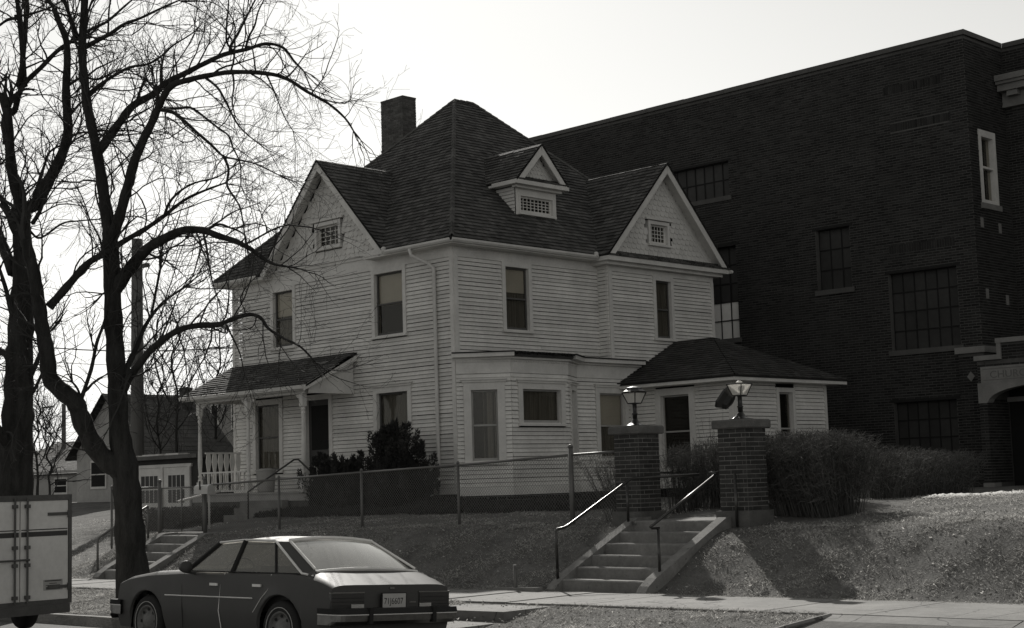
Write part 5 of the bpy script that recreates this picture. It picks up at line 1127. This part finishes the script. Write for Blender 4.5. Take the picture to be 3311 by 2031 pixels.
T2 = [
 ([(36, 1220), (36, 1170), (38, 1080), (42, 1000), (44, 920), (46, 850), (50, 770), (56, 690), (55, 610), (50, 540), (46, 480), (30, 420), (22, 340), (18, 260)], 84, ([200, 420, 520, 600, 700, 850, 1000, 1220], [18, 26, 34, 48, 56, 62, 72, 86]), None, 0),
 (c1((90, 1020), (170, 1000), (230, 900), (290, 780), (330, 660), (330, 560), (320, 430), (325, 320), (322, 200), (290, 110), (260, 40)), 34, 12, 0, -1.0),
 (c1((35, 700), (20, 600), (35, 550), (70, 540), (90, 470), (125, 410), (200, 330), (280, 250), (340, 210)), 20, 9, 0, .8),
 (c1((120, 420), (115, 300), (120, 200), (130, 100), (128, -20)), 17, 11, 2, .5),
 (c1((90, 420), (110, 300), (100, 180), (90, 80), (85, -20)), 14, 10, 2, -.6),
 ([(30, 1090), (10, 1060), (-20, 1010), (-50, 960)], 30, 16, 0, -.8),
 (c1((70, 1330), (30, 1230), (0, 1150), (-40, 1050)), 34, 14, 0, .6),
 (c1((100, 1180), (60, 1100), (20, 1000), (-20, 930)), 22, 10, 0, -.5),
 ([(66, 925), (85, 880), (100, 840), (108, 810)], 14, 8, 0, -.3), ([(62, 970), (85, 935), (100, 900), (108, 880)], 12, 4, 0, .3),
 (c1((160, 1000), (190, 900), (215, 820), (240, 740), (300, 710)), 11, 4, 1, .5),
 (c1((330, 420), (400, 380), (480, 385), (560, 350), (620, 340)), 8, 3, 1, .5),
 (c1((335, 570), (390, 510), (440, 470), (520, 395)), 8, 4, 1, -.4),
 (c1((335, 680), (380, 650), (440, 640)), 8, 4, 1, .3),
 ([(44, 900), (20, 860), (0, 845), (-30, 835)], 26, 10, 0, .5),
 (c1((100, 1060), (150, 1130), (200, 1160), (300, 1090), (380, 1080), (480, 1075)), 8, 3, 0, .8),
 (c1((160, 1090), (200, 1020), (240, 900), (260, 830)), 12, 5, 0, -.6),
 ([(48, 800), (30, 760), (14, 700), (0, 650)], 18, 8, 0, -.4),
 (c1((30, 550), (10, 500), (-10, 440)), 16, 8, 0, .3),
 (c1((70, 80), (150, 70), (240, 40), (300, 10)), 8, 4, 4, .3), (c1((85, 90), (40, 95), (0, 120)), 9, 6, 4, .3),
]
tree('kerbside_tree', 'thick bare tree at the left edge of the picture behind the trailer', (-25.0, 12.7, -.3), 26.6, T2, seed=5, thin=1.0)
# thin bare trees far behind
def far_tree(x, y0, y1, depth, label, seed, w=10):
    random.seed(seed); n = 8; tr = [(x+random.uniform(-4, 4)*i/2, y0+(y1-y0)*i/n) for i in range(n+1)]; L = [(tr, w, 3, None, 0)]
    for k in range(9):
        i = random.randint(2, 6); s = random.choice((-1, 1)); a = tr[i]; h = (y0-y1)*random.uniform(.18, .4); L.append(([a, (a[0]+s*h*.25, a[1]-h*.4), (a[0]+s*h*.42, a[1]-h)], w*.45, 2, 0, random.uniform(-2, 2)))
    b = at(x, y0, depth); tree('bare_tree', label, (b.x, b.y, gz(b.x, b.y)-.1), depth, L, dens=(0, 1.6, 1.4, 0), spawn=.55, seed=seed, twig_len=(1.5, 3.2), thin=1.6, group='bare trees in the back yards')
far_tree(425, 1130, 760, 62, 'thin bare tree between the pole and the porch roof', 3, 8)
far_tree(520, 1110, 800, 70, 'thin bare tree rising behind the porch roof', 4, 7)
far_tree(90, 1180, 960, 75, 'small bare tree above the trailer at far left', 6, 7)
far_tree(120, 1190, 1010, 66, 'small bushy bare tree left of the pale neighbour house', 9, 6)
far_tree(385, 1150, 880, 55, 'bare sapling beside the dark roof of the neighbour', 12, 6)
random.seed(21)

# ================================================================== the parked hatchback sedan
_st = st
def st(x): return GR*x - .12
YN, YF_ = 9.90, 11.56; YC, HW = (YN+YF_)/2, (YF_-YN)/2
car = thing('parked_car', (-14.8, YN, st(-14.8)), 'dark fastback sedan parked at the kerb, number plate 71J6607', 'car')
XR, XF, WR, WFr = -12.70, -16.93, -13.54, -16.20; WH, WRAD = .325, .325
fi = lambda x, xs, ys: float(np.interp(-x, [-a for a in xs], ys))
SH = lambda x: fi(x, [-12.70, -12.9, -13.15, -13.5, -15.5, -16.2, -16.7, -16.93], [.80, .875, .925, .935, .93, .90, .845, .79])
HCt = lambda x: fi(x, [-12.70, -13.13, -13.3, -15.45, -16.2, -16.75, -16.93], [.825, .985, .99, .975, .945, .88, .80])
HWX = lambda x: HW*fi(x, [-12.70, -13.0, -13.6, -15.6, -16.5, -16.93], [.955, .985, 1, 1, .985, .93])
def low(x):
    h = .24
    for c in (WR, WFr):
        d = abs(x-c)
        if d < .40: h = max(h, WH + math.sqrt(.40**2-d*d)*.98 - .02)
    return h
def sect(x, cabin):
    hw = HWX(x); l = low(x); s = SH(x); c = HCt(x); fl = 0
    for q in (WR, WFr):
        d = abs(x-q)
        if d < .46: fl = .018*(1-(d/.46)**2)
    side = [(hw-.05+fl*2*(l > .3), l), (hw-.012+fl*1.2, l+(.52-l)*.5 if l < .5 else l+.012), (hw+fl*.5, max(.53, l+.03)), (hw-.004, max(.64, l+.05)), (hw-.014, s-.07), (hw-.024, s-.018), (hw-.05, s)]
    if cabin: top = [(hw-.10, s+.004), (hw-.12, s-.1), (hw-.16, .5), (hw*.5, .42), (0, .42)]
    else: top = [(hw-.10, s+(c-s)*.55), (hw-.17, s+(c-s)*.85), (hw*.6, s+(c-s)*.96), (hw*.3, c-.002), (0, c)]
    return side+top
stx = sorted(set(list(np.linspace(XR, XF, 60).round(3)) + [WR-.4, WR+.4, WFr-.4, WFr+.4, WR-.35, WR+.35, WFr+.35, WFr-.35]), reverse=True)
C0x, C1x = -13.14, -15.46
secs = []
for x in stx:
    secs.append((x, C1x < x < C0x))
secs += [(C0x, False), (C0x-.002, True), (C1x+.002, True), (C1x, False)]; secs.sort(key=lambda q: -q[0])
m = MB(); N = None
for x, cb in secs:
    half = sect(x, cb); ring = [(x, YC-a, st(x)+h) for a, h in half] + [(x, YC+a, st(x)+h) for a, h in reversed(half[:-1])]; N = len(ring); m.v += ring
for i in range(len(secs)-1):
    for j in range(N-1): m.f.append((i*N+j, i*N+j+1, (i+1)*N+j+1, (i+1)*N+j)); m.a.append(1)
m.f.append(tuple(range(N))); m.a.append(1); m.f.append(tuple(range((len(secs)-1)*N, len(secs)*N))); m.a.append(1)
body = m.build('body', 'paint', car, True)
try:
    body.data.set_sharp_from_angle(angle=R(32))
except Exception: pass
cz = lambda x, h: st(x)+h
m = MB(); m.box(XF+.15, XR-.12, YC-HW+.16, YC+HW-.16, st(-14.8)+.20, st(-14.8)+.44); m.build('underbody', 'rubber', car)
for wx in (WR, WFr):
    for s in (-1, 1):
        w = thing('wheel', (wx, YC+s*(HW-.10), cz(wx, WH)), None, None); w.parent = car; w.matrix_parent_inverse = WORLD[car.name].inverted()
        yo = YC+s*(HW-.025); c = Vector((wx, yo, cz(wx, WH))); ax = Vector((0, -s, 0))
        m = MB(); m.lathe(c, [(.20, .0), (.245, -.004), (.30, .006), (.322, .03), (WRAD, .06), (WRAD, .15), (.315, .19), (.2, .2)], 28, ax, 1.0, False); m.build('tyre', 'rubber', w, True)
        m = MB(); m.lathe(c, [(.245, .0005), (.245, -.006), (.236, -.006), (.236, .001)], 28, ax, 1.0, False); m.build('whitewall_line', 'plate', w, True)
        m = MB(); m.lathe(c, [(.20, .004), (.195, -.006), (.175, .012), (.165, .03), (.12, .035), (.10, .010), (.05, -.004), (.0, -.006)], 24, ax, 1.0, False); m.build('rim', 'rim', w, True)
        for k in range(8):
            th = 6.283*k/8; q = c+Vector((math.cos(th)*.145, s*-.0, math.sin(th)*.145)); sl_ = MB(); sl_.lathe(q+ax*-.0 + ax*.024, [(.02, 0), (.018, -.004), (.0, -.004)], 8, ax); sl_.build('rim_slot', 'rubber', w)
        m = MB(); m.box(wx-.38, wx+.38, min(YC+s*(HW-.30), YC+s*(HW-.26)), max(YC+s*(HW-.30), YC+s*(HW-.26)), cz(wx, .2), cz(wx, .72)); m.build('wheel_well', 'rubber', car)
# roof, pillars, glass
def cp3(x, y, h): return Vector((x, YC+y, cz(x, h)))
RYh = lambda x: fi(x, [-13.76, -14.4, -15.02], [.575, .615, .60]); RH = lambda x: fi(x, [-13.76, -13.95, -14.5, -15.02], [1.285, 1.305, 1.315, 1.285])
m = MB(); rx = list(np.linspace(-13.76, -15.03, 12)); ry = np.linspace(-1, 1, 13); nn = len(ry)
for x in rx:
    for k in ry: m.v.append(tuple(cp3(x, k*RYh(x), RH(x)+.058*(1-abs(k)**2.2)*fi(x, [-13.76, -14.4, -15.03], [.55, 1, .7]) - (.02 if abs(k) > .97 else 0))))
for i in range(len(rx)-1):
    for j in range(nn-1): m.f.append((i*nn+j, i*nn+j+1, (i+1)*nn+j+1, (i+1)*nn+j)); m.a.append(1)
m.build('roof_panel', 'vinyl_sheen', car, True)
m = MB(); m.prism([cp3(-13.8, -.54, 1.265), cp3(-13.8, .54, 1.265), cp3(-15.0, .56, 1.265), cp3(-15.0, -.56, 1.265)], (0, 0, .012)); m.build('headliner', 'seat', car)
sy = .755
for s in (-1, 1):
    Ab, At = cp3(-15.50, s*.72, .945), cp3(-15.02, s*.60, 1.285); Bb, Bt = cp3(-14.53, s*sy, .94), cp3(-14.50, s*.615, 1.31); Cb, Ct = cp3(-13.70, s*sy, .94), cp3(-13.93, s*.61, 1.30); Qb = cp3(-13.22, s*.755, .935); Gt, Gb = cp3(-13.76, s*.555, 1.295), cp3(-13.14, s*.67, .985); Rb = cp3(-13.03, s*.77, .915)
    for p, q, r in ((Ab, At, .026), (Bb, Bt, .030), (Cb, Ct, .016)): m = MB(); m.tube([p, q], r, 6); m.build('pillar', 'rubber' if r < .03 or True else 'paint', car)
    inn = Vector((0, -s*.02, 0))
    m = MB(); m.prism([Ct, Qb, Rb, Gb, Gt], inn); m.build('sail_panel', 'paint', car)
    for quad, nm in (([Ab, Bb, Bt, At], 'front_door_glass'), ([Bb, Cb, Ct, Bt], 'rear_door_glass'), ([Cb, Qb+Vector((.0, 0, 0)), Ct], 'quarter_glass')): m = MB(); m.prism(quad, inn*.3); m.build(nm, 'carglass', car)
    o = Vector((0, s*.008, .004))
    m = MB(); m.tube([Ab+o, At+o, cp3(-14.5, s*.625, 1.318), Ct+o*1.5, Qb+o*2, cp3(-13.12, s*.765, .93)+o], .014, 5); m.build('drip_moulding', 'bright', car)
    m = MB(); m.tube([Gt+Vector((0, 0, .012)), Gb+Vector((0, 0, .012))], .017, 5); m.build('rear_glass_moulding', 'bright', car)
    m = MB(); m.tube([Ab+o, cp3(-14.5, s*(sy+.01), .945), Qb+o], .008, 5); m.build('belt_moulding', 'rubber', car)
    yb = lambda x, h, d=.004: YC+s*(HWX(x)+d-(.022*(h-.64)/.2 if h > .64 else 0))
    m = MB(); m.tube([(x, yb(x, .66), cz(x, .655)) for x in (-15.78, -15.2, -14.6, -14.02)], .008, 4); m.build('side_moulding', 'bright', car)
    m = MB(); m.tube([(x, yb(x, .82, .0), cz(x, SH(x)-.085)) for x in (-16.4, -15.6, -14.6, -13.6, -12.95)], .004, 4); m.build('pinstripe', 'galv', car)
    for xs_, hs, mt in (((-15.42, -15.44, -15.40, -15.36), (.92, .78, .5, .27), 'rubber'), ((-14.60, -14.66, -14.66, -14.58), (.93, .80, .5, .27), 'bright'), ((-13.72, -13.75, -13.86, -14.0), (.93, .76, .66, .50), 'bright')):
        m = MB(); m.tube([(x, yb(x, h, .002), cz(x, h)) for x, h in zip(xs_, hs)], .005, 4); m.build('door_edge', mt, car)
    for x in (-14.78, -13.95): m = MB(); m.box(x-.075, x+.075, min(yb(x, .80, .0), yb(x, .80, .022)), max(yb(x, .80, .0), yb(x, .80, .022)), cz(x, .785), cz(x, .815)); m.build('door_handle', 'bright', car)
Wt, Wb = [cp3(-15.03, s*.59, 1.295) for s in (-1, 1)], [cp3(-15.52, s*.71, .965) for s in (-1, 1)]
m = MB(); m.prism([Wb[0], Wb[1], Wt[1], Wt[0]], (.006, 0, 0)); m.build('windscreen', 'carglass', car)
Gt2, Gb2 = [cp3(-13.765, s*.55, 1.30) for s in (-1, 1)], [cp3(-13.11, s*.675, .948) for s in (-1, 1)]
m = MB(); mid = [cp3(-13.46, 0, 1.175)]; n = 8
for i in range(n+1):
    t_ = i/n
    for k in np.linspace(-1, 1, 9): a = Gt2[0].lerp(Gt2[1], (k+1)/2).lerp(Gb2[0].lerp(Gb2[1], (k+1)/2), t_); m.v.append(tuple(a+Vector((0, 0, .038*(1-k*k)+.012*math.sin(math.pi*t_)))))
for i in range(n):
    for j in range(8): m.f.append((i*9+j, i*9+j+1, (i+1)*9+j+1, (i+1)*9+j)); m.a.append(1)
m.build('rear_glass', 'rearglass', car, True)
for e, h in ((Gt2, .037), (Gb2, .036)): m = MB(); m.tube([e[0].lerp(e[1], i/8)+Vector((.01 if h < .03 else 0, 0, .010+h*(1-(i/4-1)**2))) for i in range(9)], .024, 6); m.build('rear_glass_moulding', 'bright', car)
# interior
m = MB(); m.box(-15.45, -15.15, YC-.68, YC+.68, cz(-15, .70), cz(-15, .93)); m.build('dashboard', 'rubber', car)
for (x0, x1, xb) in ((-14.75, -14.3, -14.28), (-13.85, -13.45, -13.42)):
    st2 = thing('seat', (x0, YC, cz(x0, .4)), None, None); st2.parent = car; st2.matrix_parent_inverse = WORLD[car.name].inverted()
    m = MB(); m.box(x0, x1, YC-.62, YC+.62, cz(x0, .42), cz(x0, .60)); m.build('cushion', 'seat', st2)
    m = MB(); m.prism([(xb-.14, YC-.62, cz(xb, .55)), (xb, YC-.62, cz(xb, .55)), (xb+.10, YC-.62, cz(xb, 1.02)), (xb, YC-.62, cz(xb, 1.02))], (0, 1.24, 0)); m.build('backrest', 'seat', st2)
m = MB(); m.box(-13.42, -13.16, YC-.62, YC+.62, cz(-13.3, .86), cz(-13.3, .90)); m.build('parcel_shelf', 'seat', car)
m = MB(); c = cp3(-15.02, -.34, .93); m.tube([c+Vector((.06*math.sin(th), .19*math.cos(th), .18*math.sin(th))) for th in np.linspace(0, 6.283, 25)], .012, 6); m.build('steering_wheel', 'seat', car, True)
mi = thing('wing_mirror', cp3(-15.2, -HW, .95), None, None); mi.parent = car; mi.matrix_parent_inverse = WORLD[car.name].inverted()
m = MB(); c = Vector((-15.22, YC-HW-.10, cz(-15.2, 1.0))); m.lathe(c, [(.03, -.06), (.065, -.02), (.075, .03), (.07, .05), (.0, .052)], 12, (1, 0, 0)); m.build('mirror_shell', 'paint', mi, True); m = MB(); m.tube([c+Vector((0, 0, -.05)), (-15.2, YC-HW+.03, cz(-15.2, .93))], [.025, .03], 6); m.build('mirror_foot', 'paint', mi)
# tail: lamps, bumper, plate, front bumper and lamps
FR_ = Fr((XR, YC, 0), (1, 0, 0)); zr0 = st(XR)
for s in (-1, 1):
    a0, a1 = (-.785, -.37) if s < 0 else (.37, .785); l = thing('tail_lamp', FR_.p(a0, 0, zr0+.62), None, None); l.parent = car; l.matrix_parent_inverse = WORLD[car.name].inverted()
    m = MB(); m.fbox(FR_, a0, a1, -.02, .014, zr0+.56, zr0+.735); m.build('lens', 'lens', l)
    for k in range(3): m = MB(); m.fbox(FR_, a0, a1, .014, .018, zr0+.60+k*.04, zr0+.605+k*.04); m.build('lens_rib', 'rubber', l)
    b0 = a1-.16 if s < 0 else a0; m = MB(); m.fbox(FR_, b0, b0+.16, .0145, .019, zr0+.565, zr0+.615); m.build('reversing_lens', 'frost', l)
    m = MB(); m.fbox(FR_, a0-.01, a1+.01, -.01, .012, zr0+.735, zr0+.747); m.build('lamp_bezel', 'chrome', l)
def bumper(x, d, name):
    b = thing(name, (x, YC, cz(x, .5)), None, None); b.parent = car; b.matrix_parent_inverse = WORLD[car.name].inverted(); z = cz(x, 0); w = HW*.99
    def strip(off0, off1, h0, h1, mt, nm, ww=w):
        def outl(of):
            h = [(-.16, 1, 0), (0, 1, 0), (.4, 1, -.008), (.68, 1, -.025), (.86, 1, -.055), (.96, 1, -.10), (1.0, 1, -.17), (1.06, .5, 0)]
            L_ = [(x+d*(of*f if f > 0 else f), -(ww*k+e)) for f, k, e in h] + [(x+d*of*1.09, 0.0)] + [(x+d*(of*f if f > 0 else f), ww*k+e) for f, k, e in reversed(h)]
            return [(a, YC+b) for a, b in L_]
        m = MB(); o, o2 = outl(off0), outl(off1)
        for i in range(len(o)-1):
            m.quad((*o[i], z+h0), (*o[i+1], z+h0), (*o2[i+1], z+h1), (*o2[i], z+h1))
        m.quad(*[(*p, z+h1) for p in o2]); m.quad(*[(*p, z+h0) for p in o]); m.build(nm, mt, b)
    strip(.13, .18, .40, .44, 'chrome', 'bumper_lower'); strip(.18, .185, .44, .505, 'chrome', 'bumper_face'); strip(.19, .19, .506, .516, 'bright', 'bright_line', w+.004); strip(.195, .17, .517, .575, 'rubber', 'rub_strip', w+.008)
    for a in (-.42, .42): m = MB(); m.box(min(x+d*.15, x+d*.215), max(x+d*.15, x+d*.215), YC+a-.022, YC+a+.022, z+.41, z+.585); m.build('bumper_guard', 'rubber', b)
bumper(XR, 1, 'rear_bumper'); bumper(XF, -1, 'front_bumper')
pl = thing('number_plate', FR_.p(0, .05, zr0+.6), None, None); pl.parent = car; pl.matrix_parent_inverse = WORLD[car.name].inverted()
m = MB(); m.fbox(FR_, -.165, .165, .03, .048, zr0+.565, zr0+.735); m.build('plate_holder', 'rubber', pl)
m = MB(); m.fbox(FR_, -.152, .152, .048, .052, zr0+.575, zr0+.727); m.build('plate_blank', 'plate', pl)
text('71J6607', .098, FR_, -.138, .0525, zr0+.612, 'ink', pl, 'plate_number', .001, .80)
m = MB(); m.fbox(FR_, -.03, .03, .0, .012, zr0+.775, zr0+.795); m.build('lock_cover', 'chrome', car); m = MB(); m.fbox(FR_, .24, .33, .0, .006, zr0+.62, zr0+.635); m.build('badge', 'chrome', car)
for s in (-1, 1): m = MB(); m.box(XF-.01, XF+.05, min(YC+s*.38, YC+s*.74), max(YC+s*.38, YC+s*.74), cz(XF, .56), cz(XF, .70)); m.build('headlamp', 'frost', car)
m = MB(); m.box(XF-.012, XF+.03, YC-.34, YC+.34, cz(XF, .54), cz(XF, .71)); m.build('grille', 'chrome', car)

# the car stands on the crowned street: leaning towards the kerb
car.matrix_world = Matrix.Translation((-15.31, 10.24, _st(-15.31, 10.24))) @ Matrix.Rotation(-R(3.4), 4, 'X') @ Matrix.Diagonal((1.0343, 1.10, 1, 1))
st = _st

# ================================================================== box trailer ahead of the car
TX, T0, T1_ = -20.3, 9.62, 11.22; tz = st(TX, 10.4)
tr = thing('box_trailer', (TX-1.4, (T0+T1_)/2, tz), 'pale box trailer with dark stripes and barred rear doors', 'trailer')
FT = Fr((TX, T0, 0), (1, 0, 0)); TW = T1_-T0
m = MB(); m.box(TX-2.6, TX-.03, T0, T1_, tz+.42, tz+1.93); m.build('box', 'tpanel', tr)
m = MB(); m.fbox(FT, 0, .05, -.05, .02, tz+.40, tz+1.96); m.fbox(FT, TW-.05, TW, -.05, .02, tz+.40, tz+1.96); m.fbox(FT, .05, TW-.05, -.05, .018, tz+1.88, tz+1.96); m.fbox(FT, .05, TW-.05, -.05, .018, tz+.40, tz+.46); m.build('rear_frame', 'tgrey', tr)
for a0, a1 in ((.055, TW/2-.008), (TW/2+.008, TW-.055)):
    d = thing('rear_door', FT.p(a0, 0, tz+.5), None, None); d.parent = tr; d.matrix_parent_inverse = WORLD[tr.name].inverted()
    m = MB(); m.fbox(FT, a0, a1, -.03, .004, tz+.465, tz+1.875); m.build('door_panel', 'tpanel', d)
    for z0, z1 in ((1.46, 1.475), (1.37, 1.44)): m = MB(); m.fbox(FT, a0+.01, a1-.01, .004, .008, tz+z0, tz+z1); m.build('stripe', 'stripe', d)
    h = a0+.02 if a0 < .5 else a1-.02; sg = 1 if a0 < .5 else -1
    for z in (.62, 1.66): m = MB(); m.fbox(FT, min(h, h+sg*.30), max(h, h+sg*.30), .004, .022, tz+z, tz+z+.045); m.lathe(FT.p(h-sg*.03, .02, tz+z-.03), [(.025, 0), (.025, .10)], 8); m.build('strap_hinge', 'tgrey', d)
for a in (TW/2-.09, TW/2+.10):
    m = MB(); m.bar(FT.p(a, .035, tz+.44), FT.p(a, .035, tz+1.92), .016, 8); m.build('lock_rod', 'tgrey', tr)
    for z in (.5, .95, 1.2, 1.78): m = MB(); m.fbox(FT, a-.035, a+.035, .004, .06, tz+z, tz+z+.05); m.build('rod_keeper', 'tgrey', tr)
m = MB(); m.bar(FT.p(TW/2-.35, .06, tz+1.05), FT.p(TW/2+.12, .06, tz+1.05), .016, 6); m.build('lock_handle', 'tgrey', tr)
m = MB(); m.fbox(FT, TW-.44, TW-.14, .004, .008, tz+.60, tz+.75); m.build('notice_plate', 'sash', tr)
for k, (w0, z) in enumerate(((.26, .725), (.12, .69), (.22, .665), (.22, .63), (.22, .612))): m = MB(); m.fbox(FT, TW-.29-w0/2, TW-.29+w0/2, .008, .0095, tz+z, tz+z+(.015 if k in (0, 3, 4) else .008)); m.build('notice_line', 'stripe', tr)
m = MB(); m.box(TX-.05, TX+.06, T0+.05, T1_-.05, tz+.27, tz+.40); m.build('step_bumper', 'tgrey', tr)
for y in (T0+.12, T1_-.30):
    w = thing('wheel', (TX-1.0, y, tz+.30), None, None); w.parent = tr; w.matrix_parent_inverse = WORLD[tr.name].inverted()
    m = MB(); m.lathe((TX-1.0, y, tz+.30), [(.17, 0), (.28, .0), (.30, .03), (.30, .15), (.28, .18), (.17, .18)], 24, (0, 1, 0)); m.build('tyre', 'rubber', w, True); m = MB(); m.lathe((TX-1.0, y+.02, tz+.30), [(.17, 0), (.17, .14), (.05, .15)], 16, (0, 1, 0)); m.build('rim', 'tgrey', w, True)
m = MB(); m.box(TX-2.6, TX-.1, T0+.35, T0+.45, tz+.28, tz+.42); m.box(TX-2.6, TX-.1, T1_-.45, T1_-.35, tz+.28, tz+.42); m.prism([(TX-2.6, T0+.3, tz+.33), (TX-2.6, T1_-.3, tz+.33), (TX-3.8, (T0+T1_)/2, tz+.36)], (0, 0, .06)); m.build('chassis', 'tgrey', tr)
m = MB()
for a in (.025, TW-.025):
    for k in range(20): m.lathe(FT.p(a, .02, tz+.46+k*.075), [(.008, 0), (.006, .004)], 6, FT.n)
for k in range(20): m.lathe(FT.p(.1+k*(TW-.2)/19, .018, tz+1.92), [(.008, 0), (.006, .004)], 6, FT.n)
stuff(m.build('rivets', 'tgrey', tr))
for a in (.12, TW-.12): m = MB(); m.fbox(FT, a-.05, a+.05, .0, .045, tz+.30, tz+.37); m.build('tail_lamp', 'lens', tr)
